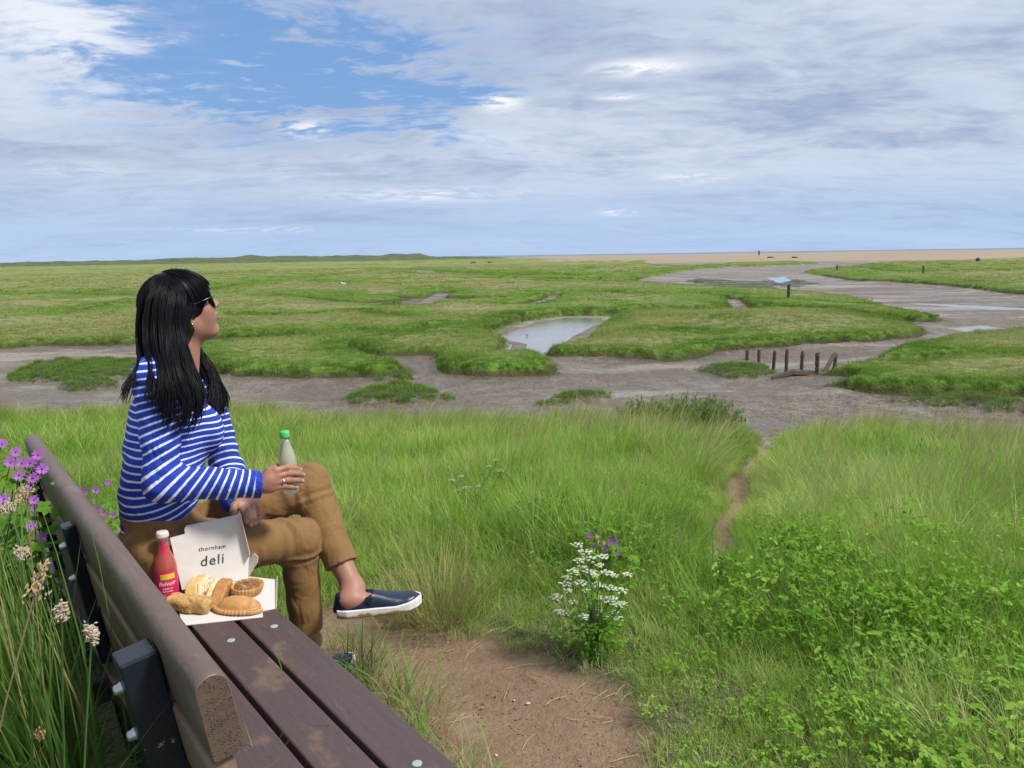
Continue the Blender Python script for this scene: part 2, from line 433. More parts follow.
def torso(F, g, disp=None, k=.05):
    F.ell(P(160, 545, S0)+[0, 0, -.01], np.array([.115, .165, .105])+g, k=k, disp=disp)
    F.ell(P(158, 500, S0), np.array([.100, .142, .12])+g, k=k, disp=disp)
    F.ell(P(164, 455, S0), np.array([.102, .148, .13])+g, k=k, disp=disp)
    F.ell(P(168, 415, S0), np.array([.092, .150, .10])+g, k=k, disp=disp)
    F.cone(shR+[.01, .02, .0], NB+[0, -.02, -.035], .046+g, .050+g, k=.04, disp=disp)
    F.cone(shL+[-.01, -.02, .0], NB+[0, .02, -.035], .046+g, .050+g, k=.04, disp=disp)
    b = P(204, 425, S0)
    F.ell(b+[-.010, -.075, 0], np.array([.036, .056, .056])+g, k=.045); F.ell(b+[-.005, .075, 0], np.array([.036, .056, .056])+g, k=.045)
    F.cone(NB+[-.012, -.045, -.012], shR+[.0, .035, .022], .034+g, .036+g, k=.04, disp=disp)

HB = 0.0026
bd = Field((.36, 1.86, -.02), (1.36, 2.62, 1.40), HB)
# -- torso and limbs under the clothes
torso(bd, -.012)
bd.cone(hd(-.012, 0, -.05), NB+[0, 0, -.02], .050, .054, k=.03)
bd.cone(shR, elR, .043, .037, k=.02); bd.cone(elR, wrR, .036, .024, k=.015)
bd.cone(shL, elL, .043, .037, k=.02); bd.cone(elL, wrL, .036, .024, k=.015)
bd.cone(hipR, knR, .082, .050, k=.03); bd.cone(knR, heR, .048, .036, k=.02); bd.cone(heR, anR, .036, .031, k=.01)
bd.cone(hipL, knL, .082, .050, k=.03); bd.cone(knL, heL, .048, .037, k=.02); bd.cone(heL, anL, .037, .0325, k=.012)
for (hl_, R_, L_), an in ((ftL, anL), (ftR, anR)):
    f = lambda x, y, z: hl_+R_@np.array([x, y, z])
    bd.cone(an, f(.055, 0, .052), .031, .028, k=.02); bd.cone(f(.05, 0, .045), f(.195, 0, .031), .027, .013, k=.015)
    bd.cone(an, f(.030, 0, .05), .030, .028, k=.02)
    bd.ell(an+R_@np.array([.0, -.033, -.002]), (.010, .008, .012), R_, k=.012); bd.ell(an+R_@np.array([.0, .033, .002]), (.010, .008, .012), R_, k=.012)
# -- head
def hell(c, r, k=.012, mode='u', rot=None): bd.ell(hd(*c), np.array(r)*HSC, HR if rot is None else HR@rot, k=k*HSC, mode=mode)
def hcone(a, b, ra, rb=None, k=.01): bd.cone(hd(*a), hd(*b), ra*HSC, (rb or ra)*HSC, k=k)
hell((-.010, 0, .030), (.094, .073, .086), .01)
hell((.030, 0, .030), (.060, .062, .062), .03)
hell((.030, 0, -.040), (.052, .050, .060), .035)
hcone((.000, -.046, -.035), (.060, -.020, -.082), .019, .017, .03); hcone((.000, .046, -.035), (.060, .020, -.082), .019, .017, .03)
hell((.067, 0, -.082), (.019, .020, .016), .02)
hcone((.083, -.018, .030), (.083, .018, .030), .010, .010, .02)
hell((.060, -.036, -.012), (.027, .026, .024), .02); hell((.060, .036, -.012), (.027, .026, .024), .02)
hcone((.086, 0, .022), (.106, 0, -.012), .0065, .0092, .010); hell((.107, 0, -.015), (.0105, .0095, .0090), .007)
hell((.096, -.011, -.018), (.0095, .0065, .0065), .006); hell((.096, .011, -.018), (.0095, .0065, .0065), .006)
hell((.080, 0, -.044), (.0175, .028, .018), .012); hell((.054, -.030, -.036), (.026, .026, .028), .02); hell((.054, .030, -.036), (.026, .026, .028), .02)
hell((.0968, 0, -.0395), (.0068, .022, .0050), .004); hell((.0948, 0, -.0508), (.0078, .020, .0062), .004)
hell((.106, 0, -.0452), (.014, .026, .0013), .002, 's')
hell((.088, -.030, .012), (.014, .017, .011), .012, 's'); hell((.088, .030, .012), (.014, .017, .011), .012, 's')
hell((.072, -.030, .012), (.0125, .0125, .0120), .003); hell((.072, .030, .012), (.0125, .0125, .0120), .003)
for sg in (-1, 1):
    rr = np.array(Matrix.Rotation(math.radians(sg*18), 3, 'Z'))
    hell((-.006, sg*.074, -.004), (.019, .0075, .031), .005, rot=rr); hell((-.003, sg*.083, .004), (.010, .006, .017), .003, 's', rot=rr); hell((.002, sg*.073, -.032), (.0085, .006, .010), .006)
# -- right hand round the bottle
SB = 2.068
botA = P(291, 492, SB); botB = P(284.5, 431, SB)
def chain(pts, rad, k=.0035):
    for a, b, r0, r1 in zip(pts[:-1], pts[1:], rad[:-1], rad[1:]): bd.cone(a, b, r0, r1, k=k)
kn_r = [P(276, 470.5, 2.033), P(277, 476, 2.031), P(276, 482, 2.032), P(273.5, 487.5, 2.035)]
palmc = P(270, 479.5, 2.043)
bd.cone(wrR, palmc, .0235, .024, k=.012)
for p in kn_r: bd.cone(P(268, 480, 2.046), p, .0155, .0105, k=.010)
bd.cone(P(270, 472, 2.05), P(269, 487, 2.045), .015, .014, k=.012)
fing = [((287, 467.5, 2.030), (295, 468.0, 2.036), (300.5, 469.5, 2.047)), ((289, 473.2, 2.028), (297.5, 473.6, 2.033), (303.5, 475.0, 2.044)),
        ((288, 479.8, 2.028), (296.5, 480.2, 2.033), (302.5, 481.0, 2.044)), ((284.5, 486.0, 2.031), (291.5, 487.0, 2.034), (297.0, 487.5, 2.042))]
for kp, ff, s_ in zip(kn_r, fing, (1, 1.02, 1, .88)):
    chain([kp]+[P(*q) for q in ff], np.array([.0098, .0088, .0080, .0066])*s_)
    bd.ell(P(*ff[0]), np.array([.0093]*3)*s_, k=.004)
chain([P(268, 474, 2.062), P(276, 468, 2.088), P(285, 466, 2.102), P(292, 466, 2.104)], [.0145, .0125, .0100, .0078], .008)
# -- left hand resting on the thigh
kn_l = [P(241, 503.5, 2.190), P(246, 504, 2.186), P(250.5, 504, 2.188), P(254.5, 503, 2.194)]
bd.cone(wrL, P(242, 500.5, 2.215), .0235, .022, k=.012)
for p in kn_l: bd.cone(P(241, 500.5, 2.220), p, .015, .0105, k=.010)
fl = [((243, 511, 2.166), (245.0, 517, 2.152), (246.5, 521.5, 2.145)), ((248, 512, 2.160), (250, 519.5, 2.146), (251.2, 525, 2.139)),
      ((253, 511.5, 2.163), (255, 518.5, 2.148), (255.8, 523.5, 2.141)), ((257.5, 509, 2.172), (259.3, 514.5, 2.158), (260, 518.5, 2.150))]
for kp, ff, s_ in zip(kn_l, fl, (.97, 1.0, .97, .85)):
    chain([kp]+[P(*q) for q in ff], np.array([.0095, .0087, .0079, .0066])*s_)
chain([P(239, 501, 2.205), P(234.5, 506, 2.180), P(233, 512, 2.165), P(234.5, 517.5, 2.157)], [.0125, .0110, .0092, .0074], .007)
BV, BF = bd.mesh()
# masks for lips, nails and knuckles
def dist(V, c): return np.linalg.norm(V-c, axis=1)
lq = (BV-HC)@HR/HSC
lip = np.exp(-(((lq[:, 0]-.097)/.011)**2+(lq[:, 1]/.022)**2+((lq[:, 2]+.0455)/.0095)**2)**2)
nail = np.zeros(len(BV))
for ff in fing: nail = np.maximum(nail, 1-sstep(.0045, .0062, dist(BV, P(ff[2][0]+1.2, ff[2][1]-.4, ff[2][2]-.006))))
for ff in fl: nail = np.maximum(nail, 1-sstep(.0045, .0062, dist(BV, P(ff[2][0], ff[2][1]-.5, ff[2][2]-.006))))
def skin():
    m, n, b = mat('skin'); co = n.coord()
    a = n.noise(co, 26, 4); c = n.mix(a, (.29, .145, .095), (.38, .205, .14))
    c = n.mix(n.mr(n.noise(co, 9, 2), .4, .65, 0, .35), c, (.46, .19, .13))
    c = n.mix(n.attr('lip'), c, (.36, .085, .085)); c = n.mix(n.math('MULTIPLY', n.attr('nail'), .6), c, (.56, .33, .27)); n.l(c, b.inputs['Base Color'])
    b.inputs['Roughness'].default_value = .48; b.inputs['Subsurface Weight'].default_value = .12; b.inputs['Subsurface Radius'].default_value = (.02, .008, .005); b.inputs['Subsurface Scale'].default_value = .3
    b.inputs['Specular IOR Level'].default_value = .4
    n.l(n.bump(n.noise(co, 420, 3), .0006), b.inputs['Normal']); return m
body = mesh_np('body', offs(BV, PB), BF, skin(), pers, attrs={'lip': lip, 'nail': nail})
del bd

# -- striped top
sw = Field((.36, 1.95, .50), (1.0, 2.62, 1.12), .0035)
dz = wr(.0035, 42, .3, (.25, .1, 1)); torso(sw, .004, disp=dz)
hq = P(122, 537, S0-.02); sw.plane(hq, np.array([.38, 0, -1])/np.linalg.norm((.38, 0, -1)), k=.004)
wa = wr(.0042, 95, 1.1, (.2, 0, 1)); wb = wr(.0040, 80, 2.0, (1, .2, .15))
sw.cone(shR, elR, .053, .048, k=.028, disp=wa); sw.cone(elR, wrR+(elR-wrR)*.04, .050, .038, k=.02, disp=wb)
sw.cone(shL, elL, .055, .050, k=.028, disp=wa); sw.cone(elL, wrL, .048, .037, k=.02, disp=wb)
# neckline opening and hems
sw.cone(NB+[.012, 0, -.01], hd(.0, 0, -.07), .062, .060, k=.006, mode='s')
n_ = (wrR-elR)/np.linalg.norm(wrR-elR)
# cut only near the cuff
sw.cone(wrR+n_*.022, wrR+n_*.09, .050, .050, k=.003, mode='s')
SV, SF = sw.mesh()
def bez(a, b, c, n=60):
    t = np.linspace(0, 1, n)[:, None]; m = b*1.0; c1 = a+(b-a)*.75; c2 = c+(b-c)*.75
    return (1-t)**3*a+3*(1-t)**2*t*c1+3*(1-t)*t*t*c2+t**3*c
def arm_coord(V, a, b, c):
    C = bez(a+(a-b)*.35, b, c+(c-b)*.1); L = np.concatenate([[0], np.cumsum(np.linalg.norm(np.diff(C, axis=0), axis=1))])
    best = np.full(len(V), 9.); arc = np.zeros(len(V))
    for i in range(len(C)-1):
        d = C[i+1]-C[i]; t = np.clip(((V-C[i])@d)/(d@d), 0, 1); q = np.linalg.norm(V-C[i]-t[:, None]*d, axis=1)
        m = q < best; best[m] = q[m]; arc[m] = L[i]+t[m]*(L[i+1]-L[i])
    return arc, best
aR, dR = arm_coord(SV, shR, elR, wrR); aL, dL = arm_coord(SV, shL, elL, wrL)
tor = SV[:, 2]-.30*(SV[:, 0]-.55)*sstep(.95, .6, SV[:, 2])+.0045*vn3(SV[:, 0]*16, SV[:, 1]*13, SV[:, 2]*9)
def segd(V, a, b):
    d = b-a; t = np.clip(((V-a)@d)/(d@d), 0, 1); return np.linalg.norm(V-a-t[:, None]*d, axis=1)
inR = (np.minimum(segd(SV, shR, elR), segd(SV, elR, wrR)) < .0625) & (SV[:, 1] < 2.235+np.clip(SV[:, 0]-.62, 0, 1)*2)
inL = (np.minimum(segd(SV, shL, elL), segd(SV, elL, wrL)) < .060) & ((SV[:, 1] > 2.44) | (SV[:, 0] > .69))
stripe = np.where(inR, aR+.003*vn3(SV[:, 0]*20, SV[:, 1]*20, SV[:, 2]*20), np.where(inL, aL, tor))
cuffL = np.where(inL, sstep(.016, .014, (wrL-SV)@((wrL-elL)/np.linalg.norm(wrL-elL))), 0)
cuff = np.where(inR, sstep(.016, .014, segd(SV, wrR-n_*.004, wrR+n_*.05)*0+((wrR-SV)@n_-.016)), cuffL)
def knit():
    m, n, b = mat('striped_cotton'); co = n.coord(); a = n.attr('stripe')
    a2 = n.math('ADD', a, n.math('MULTIPLY', n.math('SUBTRACT', n.noise(co, 60, 2), .5), .0022))
    f = n.math('FRACT', n.math('DIVIDE', a2, .0192)); d = n.math('ABSOLUTE', n.math('SUBTRACT', f, .5)); st = n.mr(d, .115, .150, 1, 0)
    st = n.math('MULTIPLY', st, n.math('SUBTRACT', 1.0, n.attr('cuff')))
    bl = n.mix(n.noise(co, 14, 3), (.004, .028, .30), (.008, .048, .44))
    n.l(n.mix(st, bl, (.68, .72, .80)), b.inputs['Base Color']); b.inputs['Roughness'].default_value = .85; rd = n.math('ABSOLUTE', n.math('SUBTRACT', n.noise(n.map(co, (1.2, 1.2, .8)), 11, 3, .5, .6), .5)); h = n.math('ADD', n.math('MULTIPLY', n.noise(co, 700, 2), .10), n.math('ADD', n.math('MULTIPLY', n.mr(rd, 0, .14, 0, 1), .9), n.math('MULTIPLY', n.noise(co, 24, 3, .6), .5))); n.l(n.bump(h, .007, .6), b.inputs['Normal']); return m
mesh_np('striped_top', offs(SV, PB), SF, knit(), pers, attrs={'stripe': stripe, 'cuff': cuff})['label'] = 'blue long-sleeved top with white stripes'

# -- trousers
tr = Field((.36, 1.98, .12), (1.28, 2.62, .76), .0035)
w1 = wr(.0045, 60, .7, (1, .3, .4)); w2 = wr(.0035, 46, 2.2, (.3, .2, 1)); w3 = wr(.004, 75, 4.2, (1, -.2, .7))
tr.ell(P(160, 545, S0)+[0, 0, -.02], np.array([.125, .172, .112])-.001, k=.04)
tr.ell(P(159, 512, S0), (.103, .146, .085), k=.03)
def tfold(f, qs, ob):
    def g(X, Y, Z, t):
        r = f(X, Y, Z)
        for q, amp, fr, wd in qs: r = r+amp*np.exp(-((t-q)/wd)**2)*np.sin(t*fr+Y*ob+Z*ob*.7+2*vn3(X*14, Y*14, Z*14))
        return r
    return g
tr.cone(hipR, knR, .094, .063, k=.035, disp=tfold(w1, [(.12, .006, 42, .16), (.55, .0025, 30, .2), (.93, .004, 60, .10)], 60))
fold = lambda q, f: (lambda X, Y, Z, t: f(X, Y, Z)+.006*np.exp(-((t-q)/.06)**2)*np.sin((t-q)*60+Y*45))
tr.cone(knR, heR, .060, .052, k=.034, disp=fold(.15, w2))
tr2 = Field((.36, 1.98, .12), (1.28, 2.62, .76), .0035); tr1 = tr; tr = tr2
tr.cone(hipL, knL, .090, .0635, k=.012, disp=tfold(w3, [(.35, .004, 40, .2), (.9, .004, 60, .10)], -50))
tr.cone(knL, heL, .0625, .049, k=.034, disp=fold(.2, w2))
for tr, a, b, r in ((tr1, knR, heR, .041), (tr2, knL, heL, .0405)):
    d = (b-a)/np.linalg.norm(b-a); tr.cone(b-d*.012, b+d*.006, r+.0115, r+.0115, k=.004)    # hem
    tr.cone(b-d*.022, b-d*.0225, r+.0085, r+.0085, k=.003)
    tr.cone(b+d*.052, b+d*.09, .060, .060, k=.002, mode='s'); tr.cone(b-d*.02, b+d*.05, r, r, k=.002, mode='s')
tr1.put((slice(None),)*3, tr2.D, .005)
TV, TF = tr1.mesh(); del tr2
def twill():
    m, n, b = mat('tan_twill'); co = n.coord()
    a = n.noise(co, 12, 4); c = n.mix(a, (.175, .088, .024), (.245, .132, .040)); n.l(c, b.inputs['Base Color']); b.inputs['Roughness'].default_value = .78
    b.inputs['Sheen Weight'].default_value = .1
    rd = n.math('ABSOLUTE', n.math('SUBTRACT', n.noise(n.map(co, (1, 1, .7), (.3, .5, .2)), 10, 3, .5, .7), .5)); h = n.math('ADD', n.math('MULTIPLY', n.mr(rd, 0, .12, 0, 1, True), .75), n.math('ADD', n.noise(n.map(co, (1, 1, .5)), 17, 3, .5), n.math('MULTIPLY', n.noise(co, 900, 1), .04))); n.l(n.bump(h, .010, .32), b.inputs['Normal']); return m
M_TW = twill()
mesh_np('trousers', offs(TV, PB), TF, M_TW, pers)['label'] = 'tan brown cotton trousers with turned hems'

# -- shoes
def shoe_mats():
    m, n, b = mat('navy_leather'); co = n.coord(); c = n.mix(n.noise(co, 40, 3), (.008, .014, .035), (.018, .028, .062)); n.l(c, b.inputs['Base Color']); b.inputs['Roughness'].default_value = .36
    n.l(n.bump(n.noise(co, 260, 3), .0006), b.inputs['Normal'])
    m2, n, b = mat('white_rubber'); co = n.coord(); d = n.attr('down'); nz = n.noise(co, 30, 4)
    f = n.mr(n.math('ADD', d, n.math('MULTIPLY', nz, .9)), .95, 1.25, 0, 1, True); c = n.mix(f, (.72, .70, .66), (.24, .13, .05)); n.l(c, b.inputs['Base Color']); b.inputs['Roughness'].default_value = .6
    return m, m2
M_NAVY, M_SOLE = shoe_mats()
M_ELAST = simple('dark_elastic', (.010, .013, .022), .8, .3, 300)
def shoe(ft, an):
    hl_, R_, L = ft; k = L/.262
    g = lambda x, y, z: np.array([x*k, y, z])
    F = Field((-.02, -.065, -.01), (L+.02, .065, .115), .0022)
    X, Y, Z = np.meshgrid(*[F.lo[i]+F.h*np.arange(F.n[i]) for i in range(3)], indexing='ij')
    x = X/k
    # sole outline half width along the foot
    xs = [-.01, 0, .03, .07, .12, .18, .22, .245, .258, .27]; hwid = [.0, .022, .034, .034, .036, .046, .044, .034, .016, .0]
    W = np.interp(x, xs, hwid); spring = .012*sstep(.17, .262, x)
    d = np.maximum(np.abs(Y-.004*sstep(.1, .2, x))-W, np.abs(Z-spring-.0135)-.0135)
    ex = np.maximum(-x, x-.262); d = np.maximum(d, ex); F.D = np.maximum(d, -.01).astype(np.float32)
    V, Fq = F.mesh(); down = 1-V[:, 2]/.03
    sole = mesh_np('sole', offs(V@R_.T+hl_, PB), Fq, M_SOLE, None, attrs={'down': np.clip(down, 0, 1)}, linkit=False)
    F2 = Field((-.02, -.065, -.01), (L+.02, .065, .115), .0022)
    top = np.interp(x, [-.01, .0, .012, .05, .085, .105, .15, .20, .24, .262], [.03, .074, .078, .062, .060, .074, .060, .046, .038, .026])+spring
    ww = np.interp(x, [-.01, .002, .014, .05, .12, .18, .22, .240, .252, .27], [0, .016, .025, .030, .032, .041, .038, .027, .010, 0])
    zz = np.clip((Z-.015-spring)/(top-.015-spring+1e-6), 0, 1.5)
    # superellipse section
    d = ((np.abs(Y-.004*sstep(.1, .2, x))/(ww+1e-4))**2.6+np.clip(zz, 0, 9)**2.8)**(1/2.7)-1
    d = d*np.minimum(ww, .03)*.8; d = np.maximum(d, .016+spring-Z-.004)
    F2.D = np.maximum(d, -.01).astype(np.float32)
    F2.cone(g(.045, 0, .055), g(.045, 0, .13), .0275, .034, k=.003, mode='s'); F2.cone(g(.07, 0, .062), g(.07, 0, .13), .0245, .034, k=.003, mode='s')
    F2.cone(g(.092, 0, .078), g(.085, 0, .13), .024, .030, k=.003, mode='s')
    V, Fq = F2.mesh(); up = mesh_np('shoe_upper', offs(V@R_.T+hl_, PB), Fq, M_NAVY, None, linkit=False)
    return up, sole, R_, hl_, k
for ft, an, lab in ((ftL, anL, 'dangling navy slip-on shoe with muddy white sole'), (ftR, anR, 'navy slip-on shoe planted on the ground')):
    up, sole, R_, hl_, k = shoe(ft, an)
    up.name = 'shoe'; up['label'] = lab; link(up, pers); link(sole, up)
    for sg in (-1, 1):     # elastic gore on each side
        mb = MB()
        pts = [(.086, sg*.0325, .060), (.100, sg*.0345, .040), (.112, sg*.0345, .062)]
        V = [hl_+R_@np.array([a*k, b, c])-PB for a, b, c in pts]; V2 = [hl_+R_@np.array([a*k, b*.93, c])-PB for a, b, c in pts]
        mb.add(V+V2, [(0, 1, 2), (5, 4, 3), (0, 3, 4, 1), (1, 4, 5, 2), (2, 5, 3, 0)])
        mb.build('elastic_gore', M_ELAST, up)
# -- hair
def hairmat():
    m, n, b = mat('black_hair'); co = n.coord(); c = n.mix(n.noise(n.map(co, (60, 60, 6)), 4, 2), (.003, .003, .0045), (.008, .007, .010)); n.l(c, b.inputs['Base Color'])
    b.inputs['Roughness'].default_value = .38; b.inputs['Specular IOR Level'].default_value = .13
    return m
M_HAIR = hairmat()
hf = Field((.36, 2.02, .86), (.98, 2.62, 1.40), .0035)
def he(c, r, k=.02, mode='u'): hf.ell(hd(*c), np.array(r)*HSC, HR, k=k, mode=mode)
he((-.006, 0, .028), (.100, .086, .094), .01); he((.030, 0, .055), (.072, .072, .060), .03)
hf.cone(hd(-.022, 0, .0), P(161, 352, 2.30), .074, .058, k=.03); hf.cone(P(160, 352, 2.30), P(164, 392, 2.235), .058, .020, k=.02)
hf.cone(hd(-.02, -.045, .0), P(166, 352, 2.245), .045, .040, k=.03); hf.cone(P(166, 352, 2.245), P(170, 392, 2.15), .038, .018, k=.03)
hf.cone(hd(-.02, .045, .0), P(190, 352, 2.43), .045, .030, k=.03); hf.cone(P(190, 352, 2.43), P(209, 382, 2.42), .030, .018, k=.03)
he((.105, 0, -.040), (.062, .100, .072), .006, 's'); he((.040, -.10, -.050), (.048, .045, .052), .006, 's')
HV, HF = hf.mesh(); hair = mesh_np('hair', offs(HV, PB), HF, M_HAIR, pers); hair['label'] = 'long straight black hair with a fringe'
def cat(pts, n=14):
    pts = np.asarray(pts); p = np.concatenate([[2*pts[0]-pts[1]], pts, [2*pts[-1]-pts[-2]]]); out = []
    t = np.linspace(0, len(pts)-1, n)
    for x in t:
        i = min(int(x), len(pts)-2); f = x-i; a, b, c, d = p[i], p[i+1], p[i+2], p[i+3]
        out.append(.5*((2*b)+(c-a)*f+(2*a-5*b+4*c-d)*f*f+(3*b-a-3*c+d)*f**3))
    return np.array(out)
hv = []; hfaces = []; hn = 0
def strand(pts, r0, r1):
    global hn
    V, F = tube_vf(pts, np.concatenate([[r1, r0*.7], np.full(len(pts)-6, r0), np.linspace(r0, r1, 4)]), 4, cap=False); hv.append(V); hfaces.append(np.array(F)+hn); hn += len(V)
G = [ # guide, spread at the end, strands
 ([(165, 273, 2.33), (143, 297, 2.31), (140, 335, 2.28), (143, 360, 2.22), (131, 380, 2.165), (123, 402, 2.145)], .010, 34),
 ([(165, 273, 2.33), (141, 300, 2.30), (139, 338, 2.27), (139, 366, 2.19), (127, 388, 2.155), (125, 398, 2.145)], .006, 16),
 ([(168, 272, 2.32), (150, 298, 2.26), (147, 340, 2.225), (151, 368, 2.16), (150, 392, 2.115), (146, 408, 2.105)], .013, 44),
 ([(172, 271, 2.32), (157, 296, 2.245), (154, 340, 2.21), (160, 375, 2.14), (160, 400, 2.107), (157, 420, 2.10)], .012, 50),
 ([(176, 271, 2.32), (163, 296, 2.24), (162, 340, 2.20), (168, 378, 2.13), (171, 406, 2.103), (166, 427, 2.095)], .014, 60),
 ([(182, 271, 2.32), (172, 300, 2.237), (170, 340, 2.20), (178, 380, 2.135), (188, 410, 2.105), (176, 431, 2.095)], .012, 70),
 ([(186, 272, 2.32), (180, 302, 2.237), (178, 335, 2.215), (186, 375, 2.15), (197, 402, 2.115), (188, 428, 2.10)], .014, 70),
 ([(188, 272, 2.32), (184, 302, 2.239), (183, 335, 2.225), (192, 368, 2.17), (202, 395, 2.135), (200, 418, 2.12)], .010, 50),
 ([(180, 322, 2.38), (196, 350, 2.42), (207, 368, 2.40), (214, 388, 2.36), (211, 412, 2.32), (203, 424, 2.28)], .014, 60),
 ([(180, 325, 2.40), (199, 350, 2.44), (211, 366, 2.42), (219, 383, 2.40), (224, 398, 2.39), (225, 411, 2.385)], .010, 50),
 ([(180, 325, 2.40), (199, 352, 2.43), (210, 372, 2.40), (217, 392, 2.38), (220, 408, 2.36), (219, 416, 2.36)], .010, 40),
]
for g, sp, cnt in G:
    base = np.array([P(q[0], q[1], q[2]-(.014 if q[1] > 360 and q[2] < 2.2 else 0)) for q in g]); m = len(base)
    cnt *= 3; nl = max(5, cnt//14); locks = rng.normal(size=(nl, 3))
    for i in range(cnt):
        lk = locks[i % nl]; w_ = np.linspace(.9, 1, m)[:, None]
        j = (lk*.8*sp+rng.normal(size=3)*sp*.32)[None]*.72*np.linspace(.30, 1.25, m)[:, None]; j = j+rng.normal(size=(m, 3))*.0022
        j[-2:] += rng.normal(size=(2, 3))*.0045; j[:, 1] = j[:, 1]*.5
        p = cat(base+j, 16); cut = rng.integers(11, 17); p = p[:cut] if cut < 16 else p
        strand(p, rng.uniform(.0007, .0014), .0003)
# surface strands over the crown
for i in range(1500):
    az = rng.uniform(0, 2*math.pi); a = np.linspace(.22, rng.uniform(1.5, 1.95), 12)
    part = rng.normal()*.004; rr = 1.0+rng.uniform(.0, .02)
    x = -.006+.101*rr*np.sin(a)*math.cos(az)*(1.0); y = .089*rr*np.sin(a)*math.sin(az)+part; z = .029+.095*rr*np.cos(a)
    if math.cos(az) > .35:      # fringe: stops above the glasses
        x = x+.008*np.sin(a); a_end = 1.28+rng.uniform(-.1, .1)+.55*float(sstep(.35, 1.0, abs(math.atan2(math.sin(az), math.cos(az))))); t = np.linspace(.2, a_end, 12)
        x = -.008+.119*rr*np.sin(t)*math.cos(az); y = .089*rr*np.sin(t)*math.sin(az)+part; z = .031+.097*rr*np.cos(t)
    pts = np.array([hd(*q) for q in zip(x, y, z)]); strand(pts, rng.uniform(.0006, .0011), .0003)
hs = mesh_np('hair_strands', offs(np.concatenate(hv), PB), np.concatenate(hfaces), M_HAIR, hair)

# -- sunglasses, earring, ring
M_GL = simple('dark_lens', (.006, .006, .007), .12, .1, 10); M_FR = simple('black_frame', (.008, .008, .008), .25, .1, 10)
M_GOLD = simple('gold', (.75, .55, .25), .25, .1, 10, Metallic=1.0); M_SIL = simple('silver', (.8, .8, .8), .2, .1, 10, Metallic=1.0)
sg_root = None
gm = Field((.55, 2.15, 1.1), (.90, 2.5, 1.35), .0018)
for sg in (-1, 1):
    rr = HR@np.array(Matrix.Rotation(math.radians(sg*14), 3, 'Z'))
    gm.ell(hd(.094, sg*.032, .010), (.0034, .0300, .0240), rr, k=.002)
LV, LF = gm.mesh(); lens = mesh_np('sunglasses', offs(LV, PB), LF, M_GL, pers)
mb = MB()
for sg in (-1, 1):
    pts = [hd(.090, sg*.058, .020), hd(.084, sg*.072, .021), hd(.05, sg*.080, .020), hd(.0, sg*.084, .016), hd(-.018, sg*.082, .0)]
    V, F = tube_vf(cat(pts, 14)-PB, .0028, 6, squash=1.0); mb.add(V, F)
    a = np.linspace(0, 2*math.pi, 26)
    rr = HR@np.array(Matrix.Rotation(math.radians(sg*14), 3, 'Z'))
    ring = np.array([hd(.095, sg*.032, .010)+rr@np.array([0, .0305*math.cos(t), .0243*math.sin(t)]) for t in a]); V, F = tube_vf(ring-PB, .0022, 6, cap=False); mb.add(V, F)
V, F = tube_vf(np.array([hd(.098, -.008, .017), hd(.102, 0, .019), hd(.098, .008, .017)])-PB, .002, 6); mb.add(V, F)
mb.build('glasses_frame', M_FR, lens, smooth=True)
mb = MB(); c = hd(.003, -.0815, -.034)
V, F = lathe_vf([(.0001, -.003), (.0022, -.0022), (.0032, 0), (.0022, .0022), (.0001, .003)], 12); mb.add(xf(V, axes(HX, HZ, -HY), c-PB), F); mb.build('earring', M_GOLD, pers, smooth=True)
a_, b_ = kn_r[2], P(*fing[2][0]); c = a_+(b_-a_)*.55; d = (b_-a_)/np.linalg.norm(b_-a_); x_, y_, _ = frame_from(d)
t = np.linspace(0, 2*math.pi, 22); rg = np.array([c+.0102*(x_*math.cos(q)+y_*math.sin(q)) for q in t])
mb = MB(); V, F = tube_vf(rg-PB, .0014, 6, cap=False); mb.add(V, F); V, F = box_vf(c-PB+np.array([0, -.0115, .001]), (.0045, .003, .004)); mb.add(V, F); mb.build('ring', M_SIL, pers, smooth=True)
# ------------------------------------------------------------------ lunch on the seat
ZS = .4505
def seat(px_, py_, z=ZS):
    q = onz(px_, py_, z); return np.array([q@BW, q@BU, z])
M_CARD = simple('white_card', (.66, .63, .59), .75, .06, 30, .0006, 60)
M_INK = simple('dark_ink', (.05, .05, .055), .7, .05)
def slab(pts, t, mb, base):      # flat polygon (n,3) with thickness t along its normal
    pts = np.asarray(pts, float); n = np.cross(pts[1]-pts[0], pts[2]-pts[1]); n /= np.linalg.norm(n); k = len(pts)
    mb.add(np.concatenate([pts, pts+n*t])-base, [tuple(range(k-1, -1, -1)), tuple(range(k, 2*k))]+[(i, (i+1) % k, (i+1) % k+k, i+k) for i in range(k)])
fb, FB = thing('food_box', tuple(seat(225, 600)), 'open white card takeaway box holding the pastries on the bench seat', 'box')
mb = MB()
slab([seat(183, 626), seat(263, 617.5), seat(262.5, 611.5), seat(275, 609), seat(276, 580), seat(250, 577), seat(172, 590)], .0016, mb, FB)
tray = mb.build('tray', M_CARD, fb)
mb = MB(); a = seat(275, 609, ZS+.001); b = seat(276, 580, ZS+.001)
slab([a, b, b+[.004, 0, .012], a+[.004, 0, .006]], .0012, mb, FB); mb.build('tray_flap', M_CARD, fb)
sl = lambda y: 2.128+.014*(1-(y-515)/75)
def LP(x, y): return P(x, y, sl(y))
mb = MB(); slab([LP(182, 590), LP(248, 579), LP(249.5, 556), LP(239.5, 517), LP(184.5, 529), LP(185, 534), LP(170, 538)], -.0016, mb, FB); lid = mb.build('lid', M_CARD, fb)
mb = MB(); A_, B_, C_ = LP(239.6, 517), LP(249.5, 556), LP(248.3, 577)
slab([A_, B_, P(250.5, 555, 2.108), P(240.5, 513, 2.118)], .0014, mb, FB); mb.build('side_flap', M_CARD, lid)
